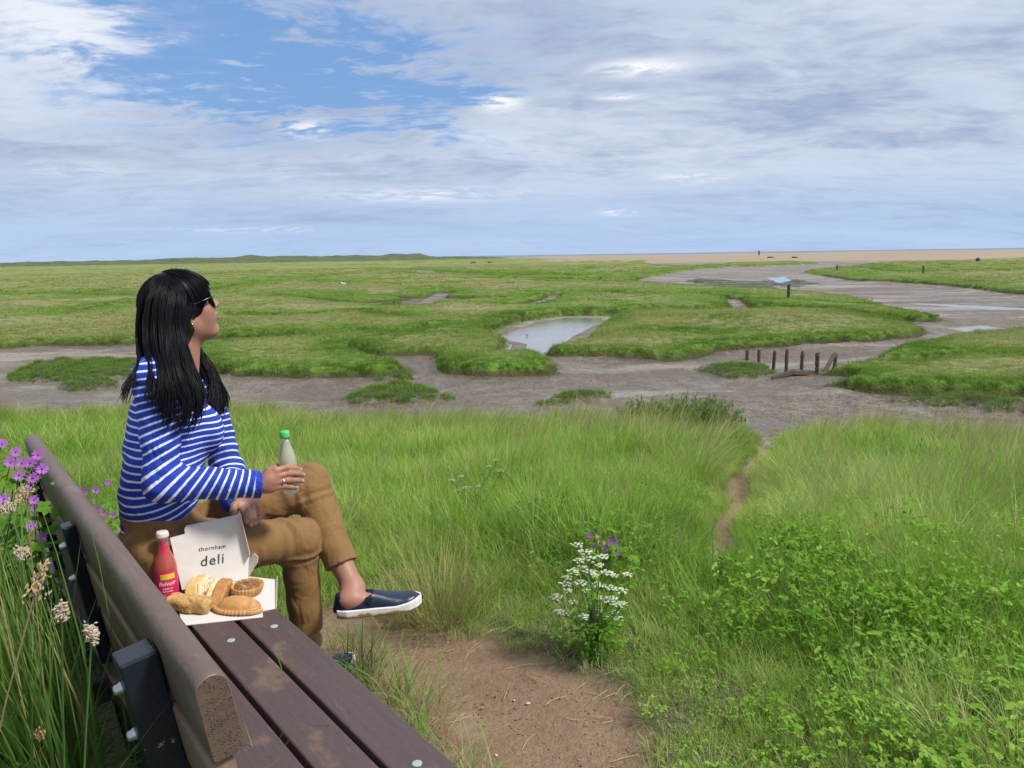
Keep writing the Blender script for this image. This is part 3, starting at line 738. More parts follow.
mb = MB(); slab([C_, LP(249.7, 558), P(254, 553, 2.115), P(258, 557, 2.105), P(257, 563, 2.103)], .0014, mb, FB); mb.build('corner_tab', M_CARD, lid)
mb = MB(); slab([LP(184.5, 529), LP(239.5, 517), P(240, 514.5, 2.150), P(186, 526, 2.150)], .0014, mb, FB); mb.build('tuck_flap', M_CARD, lid)
def text(name, body_, size, origin, R, m, parent, base, extr=.0003, spacing=1.0, center=False, shear=0):
    cu = bpy.data.curves.new(name, 'FONT'); cu.body = body_; cu.size = size; cu.extrude = extr; cu.space_character = spacing; cu.resolution_u = 3; cu.shear = shear
    if center: cu.align_x = 'CENTER'
    t = bpy.data.objects.new(name+'_tmp', cu); COL.objects.link(t); bpy.context.view_layer.update()
    me = bpy.data.meshes.new_from_object(t.evaluated_get(bpy.context.evaluated_depsgraph_get())); bpy.data.objects.remove(t); bpy.data.curves.remove(cu)
    n = len(me.vertices); v = np.empty(n*3); me.vertices.foreach_get('co', v); v = v.reshape(-1, 3)@np.asarray(R).T+origin-base
    me.vertices.foreach_set('co', v.ravel().astype(np.float32)); me.materials.clear(); me.materials.append(m); me.update()
    o = bpy.data.objects.new(name, me); link(o, parent); return o
lx = LP(248, 579)-LP(182, 590); lx /= np.linalg.norm(lx); lz = LP(182, 570)-LP(184, 590); lz = np.array([0, .19*0+.018, 1.]); lz -= lx*(lx@lz); lz /= np.linalg.norm(lz)
LR = axes(lx, lz, np.cross(lx, lz)); nrm = np.cross(lx, lz)
text('lettering', 'thornham', .0172, LP(198.5, 551.5)+nrm*.0008, LR, M_INK, lid, FB, spacing=1.12)
text('lettering', 'deli', .0420, LP(200, 566.5)+nrm*.0008, LR, M_INK, lid, FB, spacing=1.12)

def crust(name, c0, c1, c2, sc=60, rough=.55, spots=None, bumpd=.002):
    m, n, b = mat(name); co = n.coord(); f = n.noise(co, sc, 5, .6); f2 = n.noise(co, sc*.35, 3)
    c = n.mix(n.mr(f, .35, .65), c0, c1); c = n.mix(n.mr(f2, .50, .72, 0, .85, True), c, c2)
    if spots: c = n.mix(n.mr(n.noise(co, 210, 2), .60, .66, 0, .9), c, spots)
    n.l(c, b.inputs['Base Color']); b.inputs['Roughness'].default_value = rough
    b.inputs['Subsurface Weight'].default_value = .05
    n.l(n.bump(n.noise(co, sc*3, 4, .65), bumpd, .7), b.inputs['Normal']); return m
M_PASTY = crust('golden_pastry', (.50, .24, .075), (.60, .33, .12), (.33, .125, .03), 50, .42)
M_ROLL = crust('herbed_roll', (.62, .40, .15), (.50, .27, .09), (.30, .20, .06), 45, .5, (.16, .10, .03))
M_TOAST = crust('toasted_bread', (.66, .40, .11), (.72, .50, .20), (.50, .22, .05), 40, .6)
M_CRUSTY = crust('brown_crust', (.36, .15, .04), (.50, .26, .08), (.24, .085, .02), 60, .5)
M_FILL = crust('pale_filling', (.74, .66, .45), (.68, .52, .25), (.60, .45, .2), 80, .5)
M_TOPP = crust('nut_topping', (.17, .075, .028), (.33, .15, .05), (.55, .30, .12), 160, .45, bumpd=.003)
def sdf_part(name, F, m, parent, base):
    V, Fq = F.mesh(); return mesh_np(name, V-base, Fq, m, parent)
def imx(px_, py_):
    a = seat(px_-5, py_); b = seat(px_+5, py_); x = b-a; x /= np.linalg.norm(x); return x, np.cross([0, 0, 1.], x)
def nz(X, Y, Z, f, s=0): return vn3(X*f+s, Y*f+s*2, Z*f)
# pasty
c = seat(239, 611); x, y = imx(239, 611); x = x*math.cos(-.12)+y*math.sin(-.12); y = np.cross([0, 0, 1.], x); R = axes(x, y, [0, 0, 1.])
r0, PB_ = thing('pasty', tuple(c), 'golden half-moon pasty with a crimped edge at the front of the white box', 'pasty')
F = Field(c-[.09, .09, .005], c+[.09, .09, .07], .0018)
F.ell(c+[0, 0, .006]+y*.002, (.061, .033, .034), R, k=.01, disp=lambda X, Y, Z: .0012*nz(X, Y, Z, 110))
for t in np.linspace(-1, 1, 19):
    p = c+x*.066*math.sin(t*1.45)+y*(-.030*math.cos(t*1.45)-.002)+np.array([0, 0, .009]); F.ell(p, (.0052, .0062, .0062), R, k=.004)
F.plane(c+[0, 0, .0015], (0, 0, -1)); mesh_pasty = sdf_part('pasty_crust', F, M_PASTY, r0, PB_)
# cheese roll at the left
c = seat(190, 611); x, y = imx(190, 611); x = x*math.cos(-.16)+y*math.sin(-.16); y = np.cross([0, 0, 1.], x); R = axes(x, y, [0, 0, 1.])
r1, B1 = thing('savoury_roll', tuple(c), 'pale herb-flecked savoury roll at the left front of the box', 'pastry')
F = Field(c-[.09, .09, .005], c+[.09, .09, .08], .0018); cc = c+[0, 0, .021]
F.box(cc, (.128, .048, .044), R, r=.017, k=.002, disp=lambda X, Y, Z: .0028*nz(X, Y, Z, 70, 1)+.0014*nz(X, Y, Z, 190, 3))
F.plane(c+[0, 0, .0015], (0, 0, -1)); sdf_part('roll_crust', F, M_ROLL, r1, B1)
# two toasted sandwich halves side by side, cut faces up, long axis pointing away from the rail
def half(px_, py_, lean, lab, L_, W_, H_2, order):
    c = seat(px_, py_); x = seat(213, 580)-seat(190, 607); x[2] = 0; x /= np.linalg.norm(x); y = np.cross([0, 0, 1.], x)
    y2 = y*math.cos(lean)+np.array([0, 0, 1.])*math.sin(lean); z2 = np.cross(x, y2); R = axes(x, y2, z2)
    root, B = thing('toasted_sandwich', tuple(c), lab, 'sandwich', 'toasted sandwich halves in the box'); o_ = -W_/2
    for nm, th, m, gr in order:
        F = Field(c-[.1, .1, .02], c+[.1, .1, .12], .002); cc = c+np.array([0, 0, H_2*.5+.002])+y2*(o_+th/2); o_ += th
        F.box(cc, (L_+gr, th+.001, H_2+gr), R, r=.006, k=.002, disp=lambda X, Y, Z: .0016*nz(X, Y, Z, 90, o_*100)+(.0022 if m is M_FILL else .0005)*nz(X, Y, Z, 240))
        d = -x*.75+z2*.66; F.plane(cc-x*L_*.16+z2*H_2*.38, d/np.linalg.norm(d), k=.004)
        F.plane(c+[0, 0, .0015], (0, 0, -1)); V, Fq = F.mesh(); mesh_np(nm, V-B, Fq, m, root)
half(198, 600, -.22, 'paler toasted sandwich half, behind the herb-flecked roll', .105, .046, .050, (('filling', .012, M_FILL, -.004), ('bread', .034, M_TOAST, 0)))
half(219, 601, .20, 'browner toasted sandwich half standing between the pasty and its paler twin', .092, .046, .047, (('bread', .033, M_CRUSTY, 0), ('filling', .013, M_FILL, -.003)))
# tart
c = seat(248, 594); r2, B2 = thing('nut_tart', tuple(c), 'small fluted nut tart with dark topping at the back right of the box', 'tart')
a = np.arange(112)*2*math.pi/112; prof = [(.026, .002, 0), (.0285, .004, .6), (.0335, .019, 1), (.034, .024, 1), (.0325, .0255, .8), (.031, .023, .3), (.028, .020, 0), (.001, .020, 0)]
V = np.concatenate([np.stack([(r+.0012*q*np.cos(a*28))*np.cos(a), (r+.0012*q*np.cos(a*28))*np.sin(a), np.full(112, z)], 1) for r, z, q in prof]); Fc = []
for i in range(len(prof)-1):
    for j in range(112): k = (j+1) % 112; Fc.append((i*112+j, i*112+k, (i+1)*112+k, (i+1)*112+j))
Fc.append(tuple(range(111, -1, -1)))
V = V*[1.28, 1.28, 1.1]; mb = MB(); mb.add(V+[0, 0, .001], Fc); mb.build('tart_case', M_PASTY, r2, smooth=True)
F = Field(c-[.05, .05, 0], c+[.05, .05, .06], .0018); F.ell(c+[0, 0, .023], (.037, .037, .006), k=.002)
for i in range(46):
    aa = rng.uniform(0, 6.28); rr = .034*math.sqrt(rng.uniform()); p = c+[rr*math.cos(aa), rr*math.sin(aa), .0265+rng.uniform(0, .006)*(1-rr/.04)]
    F.ell(p, (.0062, .0042, .0042), np.array(Matrix.Rotation(rng.uniform(0, 3), 3, 'Z')), k=.0012)
sdf_part('nut_topping', F, M_TOPP, r2, B2)

# ---- drinks
def liquid(name, col, tr=.35, rough=.08):
    m, n, b = mat(name); co = n.coord(); c = n.mix(n.noise(co, 30, 3), tuple(v*.85 for v in col), tuple(min(1, v*1.12) for v in col)); n.l(c, b.inputs['Base Color'])
    b.inputs['Roughness'].default_value = rough; b.inputs['Transmission Weight'].default_value = tr; b.inputs['Coat Weight'].default_value = .6; b.inputs['Coat Roughness'].default_value = .05; b.inputs['Subsurface Weight'].default_value = .1
    return m
M_PINK = liquid('pink_drink', (.46, .085, .065), .15, .15); M_LEMON = liquid('cloudy_drink', (.72, .74, .52), .55, .25)
M_GLASS = liquid('clear_glass', (.75, .78, .76), .85, .05)
M_LAB = simple('pink_label', (.60, .02, .10), .45, .2, 60); M_LAB2 = simple('yellow_label_patch', (.66, .52, .04), .5, .2, 60); M_LAB3 = simple('green_label_patch', (.25, .45, .04), .5, .2, 60)
M_CAPP = simple('cream_red_cap', (.72, .62, .58), .4, .1, 100); M_GREEN = simple('green_cap', (.07, .52, .12), .4, .08, 60); M_WHITE = simple('white_print', (.8, .75, .75), .5, .05)
c = seat(168.5, 600); r3, B3 = thing('drink_bottle', tuple(c), 'full pink drink bottle with a magenta label standing beside the takeaway box', 'bottle')
H_ = .186
prof = [(.0001, 0), (.024, 0), (.0275, .003), (.0285, .010), (.0285, .085), (.0270, .100), (.0215, .118), (.0155, .133), (.0125, .148), (.0120, .158), (.0001, .158)]
V, F = lathe_vf(prof, 40); mb = MB(); mb.add(V, F); mb.build('drink', M_PINK, r3, smooth=True)
V, F = lathe_vf([(.0001, .158), (.0128, .158), (.0136, .161), (.0136, .168), (.0128, .171), (.0001, .171)], 32); mb = MB(); mb.add(V, F); mb.build('neck_ring', M_GLASS, r3, smooth=True)
a_ = np.arange(42)*2*math.pi/42; mb = MB(); V, F = lathe_vf([(.0001, .171), (.0150, .171), (.0155, .173), (.0152, .181), (.0130, .1845), (.0001, .1855)], 42); V = V.copy(); rr_ = 1+.03*np.cos(np.arctan2(V[:, 1], V[:, 0])*21)*(V[:, 2] < .18); V[:, :2] *= rr_[:, None]; mb.add(V, F); mb.build('crown_cap', M_CAPP, r3)
r3.scale = (1.04, 1.04, 1.07)
facing = -c/np.linalg.norm(c); fang = math.atan2(-c[1], -c[0])       # towards the onlooker's side of the bench
def band(z0, z1, a0, a1, r, m, name, parent, rz=None, nseg=20, topw=0):
    V = []; F = []
    for i in range(nseg+1):
        a = a0+(a1-a0)*i/nseg; zt_ = z1+topw*math.sin((i/nseg)*math.pi)
        for k, zz in enumerate(np.linspace(z0, zt_, 4)):
            rq = r if rz is None else rz(zz); V.append((rq*math.cos(a), rq*math.sin(a), zz))
    for i in range(nseg):
        for k in range(3): q = i*4+k; F.append((q, q+4, q+5, q+1))
    mb = MB(); mb.add(V, F); return mb.build(name, m, parent, smooth=True)
lb = band(.014, .078, fang-1.25, fang+1.25, .0290, M_LAB, 'label', r3, topw=.010)
band(.066, .080, fang-.5, fang+.75, .0294, M_LAB2, 'label_patch', lb); band(.018, .026, fang-.9, fang-.2, .0294, M_LAB3, 'label_patch', lb)
band(.128, .166, fang-.32, fang+.32, .0, M_LAB, 'neck_label', r3, rz=lambda z: float(np.interp(z, [.118, .133, .148, .158, .166], [.0220, .0160, .0130, .0138, .0141])))
def wraptext(body_, size, z, parent, r=.0297):
    o = text('lettering', body_, size, np.zeros(3), np.eye(3), M_WHITE, parent, np.zeros(3), extr=.0002, center=True, shear=.25)
    me = o.data; n = len(me.vertices); v = np.empty(n*3); me.vertices.foreach_get('co', v); v = v.reshape(-1, 3)
    aa = fang+v[:, 0]/r; rr = r+v[:, 2]; q = np.stack([rr*np.cos(aa), rr*np.sin(aa), z+v[:, 1]], 1); me.vertices.foreach_set('co', q.ravel().astype(np.float32)); me.update()
wraptext('Belvoir', .0150, .050, lb); wraptext('raspberry', .0062, .040, lb); wraptext('lemonade', .0062, .033, lb)
# held bottle
a_, b_ = botA, botB; ax = (b_-a_)/np.linalg.norm(b_-a_); Hh = np.linalg.norm(b_-a_)
r4, B4 = thing('drink_bottle', tuple(a_), 'cloudy lemon drink bottle with a green cap held on the knee', 'bottle')
x_, y_, _ = frame_from(ax); RR = axes(x_, y_, ax)
prof = [(.0001, 0), (.020, 0), (.0235, .003), (.0245, .010), (.0245, .085), (.0238, .098), (.0195, .118), (.0130, .136), (.0105, .146), (.0105, .152), (.0001, .152)]
prof = [(r, z*Hh/.176) for r, z in prof]
V, F = lathe_vf(prof, 40); mb = MB(); mb.add(xf(V, RR, a_-B4), F); mb.build('drink', M_LEMON, r4, smooth=True)
V, F = lathe_vf([(r, z*Hh/.176) for r, z in [(.0001, .152), (.0112, .152), (.0118, .156), (.0112, .158), (.0001, .158)]], 30); mb = MB(); mb.add(xf(V, RR, a_-B4), F); mb.build('neck_ring', M_GLASS, r4, smooth=True)
V, F = lathe_vf([(r, z*Hh/.176) for r, z in [(.0001, .158), (.0140, .158), (.0143, .160), (.0140, .173), (.0125, .176), (.0001, .1765)]], 30); mb = MB(); mb.add(xf(V, RR, a_-B4), F); mb.build('screw_cap', M_GREEN, r4, smooth=True)
# ------------------------------------------------------------------ the land
ZM = -1.40                      # level of the tidal mud
def W2(px_, py_, z=ZM+.06):
    q = onz(px_, py_, z); return (q[0], q[1])
def PW(l, z=ZM+.06): return np.array([W2(a, b, z) for a, b in l])
def polydist(X, Y, poly):      # signed, positive inside
    n = len(poly); best = np.full(X.shape, 1e9); ins = np.zeros(X.shape, bool)
    for i in range(n):
        a, b = poly[i], poly[(i+1) % n]; d = b-a; t = np.clip(((X-a[0])*d[0]+(Y-a[1])*d[1])/(d@d+1e-12), 0, 1)
        best = np.minimum(best, (X-a[0]-t*d[0])**2+(Y-a[1]-t*d[1])**2)
        c = ((a[1] > Y) != (b[1] > Y)); ins ^= c & (X < (b[0]-a[0])*(Y-a[1])/(b[1]-a[1]+1e-30)+a[0])
    r = np.sqrt(best); return np.where(ins, r, -r)
def linedist(X, Y, pl):
    best = np.full(X.shape, 1e9)
    for a, b in zip(pl[:-1], pl[1:]):
        d = b-a; t = np.clip(((X-a[0])*d[0]+(Y-a[1])*d[1])/(d@d+1e-12), 0, 1); best = np.minimum(best, (X-a[0]-t*d[0])**2+(Y-a[1]-t*d[1])**2)
    return np.sqrt(best)
BIG = PW([(-900, 360), (-300, 356), (0, 350), (60, 347), (130, 346), (200, 342), (240, 340), (291, 338.5), (291, 343.5), (235, 346), (190, 352), (175, 362), (190, 372), (220, 377), (300, 381), (380, 380), (408, 376), (400, 368),
          (365, 362), (348, 353), (380, 358), (438, 357), (440, 372), (447, 376), (500, 379), (550, 377), (555, 370), (540, 360), (524, 354), (554, 359), (607, 359), (668, 364), (700, 361), (719, 353), (758, 351), (816, 346),
          (860, 344), (916, 339), (926, 334), (906, 324), (942, 322), (900, 312), (865, 303), (848, 300), (815, 295), (764, 292), (680, 287), (634, 284), (640, 279), (665, 274), (690, 270.5), (722, 268), (660, 266), (641, 262.5),
          (700, 259.5), (820, 257.5), (1024, 256), (1600, 250), (2600, 300), (2600, 900), (1600, 600), (512, 500), (-900, 600)])
ISL = [PW(l) for l in (
    [(806, 273), (848, 281), (891, 282), (942, 286), (985, 291), (1024, 295), (1500, 320), (1700, 280), (1500, 256), (1024, 259), (980, 260), (942, 262), (878, 264), (840, 268)],
    [(821, 378), (870, 364), (906, 349), (967, 340), (1030, 333), (1300, 322), (1500, 330), (1500, 420), (1200, 404), (1024, 399), (950, 399), (900, 398), (860, 394), (821, 389), (856, 381)],
    [(690, 267), (735, 263.5), (800, 262), (822, 264), (760, 266.5)])]
LOW = [PW(l) for l in (
    [(17, 374), (30, 366), (60, 360), (110, 358), (150, 362), (165, 372), (115, 377), (60, 379), (25, 379)],
    [(60, 384), (85, 379), (120, 378), (122, 384), (80, 387)],
    [(345, 395), (365, 389), (400, 384), (430, 388), (455, 397), (420, 401), (360, 403)], [(530, 402), (560, 395), (612, 392), (600, 398), (550, 403)],
    [(120, 372), (190, 370), (200, 380), (150, 382)], [(375, 372), (408, 372), (410, 382), (380, 383)], [(700, 370), (722, 364), (765, 366), (770, 374), (740, 378)],
    [(890, 402), (960, 400), (1030, 403), (1030, 410), (950, 408)], [(745, 283), (790, 279), (825, 284), (800, 288)], [(640, 287), (700, 279), (760, 283), (780, 290), (720, 291)])]
POOLS = [PW(l, ZM) for l in (
    [(492, 332), (522, 321), (560, 316), (612, 316), (614, 321), (588, 336), (578, 347), (532, 360), (498, 362), (508, 344), (490, 340)],
    [(396, 272.5), (440, 272.5), (480, 274), (560, 276), (585, 278), (540, 278), (470, 277), (420, 275)], [(497, 279), (512, 278.5), (512, 281), (498, 281)], [(539, 280), (597, 279.5), (595, 283), (560, 282)],
    [(667, 283), (690, 281.5), (708, 284), (700, 287), (675, 286)], [(768, 278), (784, 276.5), (792, 281), (778, 284)], [(895, 302), (1000, 306), (1100, 311), (990, 309)], [(940, 326), (985, 325), (1035, 331), (980, 334)])]
CREEK = [(PW(l), w_) for l, w_ in (
    ([(605, 318), (650, 312), (700, 314), (770, 311), (840, 315), (906, 324)], .9), ([(411, 309), (430, 302), (449, 294)], 1.6), ([(200, 293), (239, 287), (270, 282), (330, 276)], .9),
    ([(519, 308), (545, 301), (552, 297)], 1.0), ([(730, 301), (738, 309), (743, 314)], .9), ([(634, 284), (590, 284), (560, 283)], 1.0), ([(-50, 273), (60, 272), (130, 271)], 3), ([(345, 270), (400, 270), (440, 273)], 3),
    ([(60, 318), (110, 308), (160, 306)], .5), ([(300, 300), (350, 306), (400, 309)], .6), ([(850, 268), (900, 274), (1000, 272)], 1.5), ([(0, 300), (60, 296), (130, 298)], .8), ([(230, 318), (300, 322), (360, 316), (400, 320)], .45), ([(440, 330), (400, 338), (350, 336)], .35), ([(590, 345), (640, 338), (700, 340)], .3), ([(600, 295), (650, 297), (700, 296)], .9), ([(230, 268), (330, 266), (430, 266)], 3), ([(900, 370), (960, 362), (1060, 366)], .3))]

def fan(r0, r1, n, a0, a1, m):
    r = r0*(r1/r0)**(np.linspace(0, 1, n)); a = np.radians(np.linspace(a0, a1, m)); R, A = np.meshgrid(r, a, indexing='ij')
    return R*np.sin(A), R*np.cos(A), R
def gridfaces(n, m):
    i = np.arange(n*m).reshape(n, m); return np.stack([i[:-1, :-1], i[:-1, 1:], i[1:, 1:], i[1:, :-1]], -1).reshape(-1, 4)[:, ::-1]
def marsh_height(X, Y, R):
    wob = np.clip(R*.018, .15, 2.5)
    nx = fbm(X/wob/2.2, Y/wob/2.2, seed=3, o=4)*wob*1.05; ny = fbm(X/wob/2.2+40, Y/wob/2.2, seed=5, o=5)*wob*1.05
    Xn, Yn = X+nx*.6, Y+ny
    d = -polydist(Xn, Yn, BIG)
    for p in ISL: d = np.maximum(d, polydist(Xn, Yn, p))
    for p in POOLS[:6]: d = np.minimum(d, -polydist(X+nx*.3, Y+ny*.3, p))
    for pl, w_ in CREEK: d = np.minimum(d, linedist(Xn, Yn, pl)-w_*.5)
    # a lace of further small creeks out on the marsh
    far = sstep(30, 60, R); cr = np.abs(fbm(X/26, Y/34, seed=11, o=3)); d = np.where((R > 34), np.minimum(d, (cr*60-.4-(1-far)*2+2.2*(1-far))*1.0), d)
    und = fbm(X/3.5, Y/3.5, seed=21, o=4)
    h = .10*sstep(-.25, .02, d)+.24*sstep(.0, .38, d+.22*fbm(X/.5, Y/.5, seed=8, o=4))+.14*sstep(.3, 5, d)*(1+und*.9)+.09*und*sstep(.2, 1, d)
    low = np.full(X.shape, -1e9)
    for p in LOW: low = np.maximum(low, polydist(Xn, Yn, p))
    lowv = sstep(-.15, .3, low)*(.65+.45*fbm(X/.3, Y/.3, seed=31, o=3)); h = np.maximum(h, .20*lowv*sstep(-1, 0, -d))
    mud = sstep(.05, -.2, d)
    h = h+mud*(.035*fbm(X/1.6, Y/1.6, seed=41, o=4)+.018*fbm(X/.25, Y/.25, seed=43, o=3)*sstep(60, 25, R))
    dp = np.full(X.shape, -1e9)
    for p in POOLS: dp = np.maximum(dp, polydist(X+nx*.3, Y+ny*.3, p))
    h = np.where(dp > -1.0, h*sstep(.1, -.35, dp)-.10*sstep(-.3, .2, dp), h)
    # the mud slopes up towards the foot of the banks
    h = h+mud*.10*sstep(-1.6, -.1, d)
    return h+ZM, d, lowv
X, Y, R = fan(9.0, 950, 900, -62, 62, 1000)
Z, DE, LV_ = marsh_height(X, Y, R)
n_, m_ = X.shape; Fg = gridfaces(n_, m_); V = np.stack([X, Y, Z], -1).reshape(-1, 3)
turf = (DE.ravel()[Fg].mean(1) > -.02)
def sub(V, F, at):
    u_, inv = np.unique(F, return_inverse=True); return V[u_], inv.reshape(F.shape), {k: a[u_] for k, a in at.items()}
def mudmat():
    m, n, b = mat('tidal_mud'); co = n.coord('Object'); g = n.n('ShaderNodeNewGeometry').outputs['Position']
    a = n.noise(n.map(g, (.25, .6, 1)), .8, 5, .6); f = n.noise(g, 7, 4, .6); c = n.mix(n.mr(a, .40, .60), (.195, .160, .122), (.300, .268, .222)); c = n.mix(n.mr(f, .3, .7, 0, .6), c, (.13, .09, .062))
    c = n.mix(n.mr(n.noise(g, 2.6, 7, .72), .46, .58, 0, .8), c, (.150, .113, .080)); pal = n.noise(n.map(g, (.16, .45, 1), loc=(1, 5, 0)), .9, 7, .65); c = n.mix(n.mr(pal, .52, .60, 0, .8, True), c, (.37, .32, .26)); c = n.mix(n.mr(n.noise(g, 15, 4, .7), .55, .63, 0, .75), c, (.05, .037, .025))
    low = n.attr('low'); c = n.mix(n.mr(n.math('ADD', low, n.math('MULTIPLY', n.noise(g, 9, 4), .6)), .62, .85, 0, .9), c, (.055, .062, .020))
    bd_ = n.attr('bank'); c = n.mix(n.math('MULTIPLY', bd_, n.mr(n.noise(g, 5, 4), .35, .6, .2, .9)), c, (.085, .068, .034))
    crk = n.vor(n.map(g, (1, 1, 0)), 2.2, 'DISTANCE_TO_EDGE'); c = n.mix(n.math('MULTIPLY', n.mr(crk, .0, .035, .5, 0), n.mr(n.noise(g, .35, 3), .5, .6)), c, (.06, .045, .03))
    n.l(c, b.inputs['Base Color'])
    wet = n.noise(n.map(g, (.12, .45, 1), loc=(4, 2, 0)), 1.1, 5, .6); n.l(n.mr(wet, .42, .60, .30, .75, True), b.inputs['Roughness']); b.inputs['Specular IOR Level'].default_value = .32
    h = n.math('ADD', n.noise(g, 2.5, 6, .62), n.math('MULTIPLY', n.noise(g, 12, 5, .7), .5)); bp = n.bump(h, .16, .9); n.l(bp, b.inputs['Normal']); return m
def turfmat():
    m, n, b = mat('marsh_turf'); g = n.n('ShaderNodeNewGeometry').outputs['Position']
    e = n.attr('edge'); a = n.noise(n.map(g, (.35, .9, 1)), .35, 6, .62); f = n.noise(n.map(g, (1, 1.2, 1)), 4, 5, .65); s_ = n.noise(n.map(g, (.5, 1.1, 1), loc=(9, 3, 0)), .13, 5, .6)
    top = n.mix(n.mr(a, .42, .58), (.225, .240, .080), (.150, .195, .045)); top = n.mix(n.mr(s_, .50, .58, 0, .85), top, (.290, .245, .125)); top = n.mix(n.mr(f, .50, .62, 0, .75), top, (.34, .36, .15)); top = n.mix(n.mr(n.noise(n.map(g, (1, 1.6, 1), loc=(3, 8, 2)), 1.3, 5, .7), .53, .62, 0, .7), top, (.075, .120, .024))
    rim = n.mix(n.mr(f, .4, .6), (.075, .150, .016), (.150, .260, .032)); c = n.mix(n.mr(n.math('ADD', e, n.math('MULTIPLY', n.math('SUBTRACT', a, .5), 2.2)), .25, .75, 1, 0), top, rim)
    c = n.mix(n.attr('bank'), c, (.075, .070, .030))
    n.l(c, b.inputs['Base Color']); b.inputs['Roughness'].default_value = .9; b.inputs['Specular IOR Level'].default_value = .15
    h = n.math('ADD', f, n.math('MULTIPLY', n.noise(g, 14, 3, .7), .7)); n.l(n.bump(h, .16, .8), b.inputs['Normal']); return m
M_MUD = mudmat(); M_TURF = turfmat()
edge = np.clip(DE.ravel()/np.clip(R.ravel()*.10, 2.2, 9), 0, 1); hh = Z.ravel()-ZM
bank = sstep(.0, .05, hh)*sstep(.30, .16, hh)*sstep(-.4, -.1, DE.ravel())*(R.ravel() < 90)
at = {'edge': edge, 'bank': bank, 'low': LV_.ravel()}
v_, f_, a_ = sub(V, Fg[turf], at); mesh_np('marsh', v_, f_, M_TURF, attrs=a_)['kind'] = 'structure'
v_, f_, a_ = sub(V, Fg[~turf], at); mesh_np('mud_flat', v_, f_, M_MUD, attrs=a_)['kind'] = 'structure'
def watermat(name, col, rough=.04, b1=.02, sc=3):
    m, n, b = mat(name); g = n.n('ShaderNodeNewGeometry').outputs['Position']; n.l(n.mix(n.noise(g, .8, 3), tuple(c*.8 for c in col), col), b.inputs['Base Color']); b.inputs['Roughness'].default_value = rough
    b.inputs['IOR'].default_value = 1.33; b.inputs['Specular IOR Level'].default_value = .8
    n.l(n.bump(n.noise(n.map(g, (1, 2.2, 1)), sc, 3), b1, .35), b.inputs['Normal']); return m
M_WATER = watermat('pool_water', (.26, .25, .24))
for i, p in enumerate(POOLS[:8]):
    c = p.mean(0); q = c+(p-c)*1.06; n = len(q)
    V_ = np.concatenate([np.c_[q, np.full(n, ZM-.022)], [[c[0], c[1], ZM-.022]]]); mb = MB(); mb.add(V_, [(k, (k+1) % n, n) for k in range(n)]); mb.build('water', M_WATER)['kind'] = 'structure'
# sand bar, sea
def flat(name, r0, r1, a0, a1, z0, z1, m, na=160, nr=14, zf=None):
    X, Y, R = fan(r0, r1, nr, a0, a1, na); Z = z0+(z1-z0)*(R-r0)/(r1-r0)
    if zf: Z = Z+zf(X, Y, R)
    return mesh_np(name, np.stack([X, Y, Z], -1).reshape(-1, 3), gridfaces(nr, na), m)
def sandmat():
    m, n, b = mat('sand'); g = n.n('ShaderNodeNewGeometry').outputs['Position']; f = n.noise(n.map(g, (.01, .05, 1)), 1, 4); n.l(n.mix(f, (.26, .19, .125), (.36, .28, .19)), b.inputs['Base Color']); b.inputs['Roughness'].default_value = .9; return m
M_SAND = sandmat()
flat('sand_bar', 215, 900, -12, 62, ZM+.42, ZM+1.3, M_SAND, 300, 60, lambda X, Y, R: .5*fbm(X/60, Y/60, seed=51, o=3)*sstep(240, 420, R)-2.2*sstep(.04, -.10, np.arctan2(X, Y)+.10*fbm(R/90, X/90, seed=52))-.5*sstep(260, 215, R))['kind'] = 'structure'
M_SEA = watermat('sea_water', (.05, .10, .15), .25, .3, .3)
flat('sea', 880, 40000, -64, 64, ZM+.2, ZM+.2, M_SEA, 60, 40)['kind'] = 'structure'
# far land on the left: low dunes with scrub
def dunemat():
    m, n, b = mat('dune_scrub'); g = n.n('ShaderNodeNewGeometry').outputs['Position']; f = n.noise(n.map(g, (1, 1, 3)), .12, 6, .7); n.l(n.mix(n.mr(f, .35, .65), (.040, .065, .020), (.11, .14, .042)), b.inputs['Base Color']); b.inputs['Roughness'].default_value = .95
    n.l(n.bump(n.noise(g, .5, 4), .6, .8), b.inputs['Normal']); return m
def dz_(X, Y, R):
    a = np.degrees(np.arctan2(X, Y)); env = np.interp(a, [-62, -33, -30, -26, -21, -16, -12, -8, -6.6, -5.8, -3, 0], [3.4, 3.2, 3.0, 3.1, 4.6, 5.2, 5.3, 5.4, 5.0, 2.4, 2.0, .2])
    ridge = np.exp(-((R-640)/90)**2)*(R > 0); return env*ridge*(.86+.5*fbm(X/28, Y/60, seed=61, o=4))+ridge*.7*vnoise(X/6, Y/9, seed=64)
du = flat('dunes', 430, 860, -62, 1, ZM, ZM+.3, dunemat(), 900, 60, dz_); du['kind'] = 'structure'

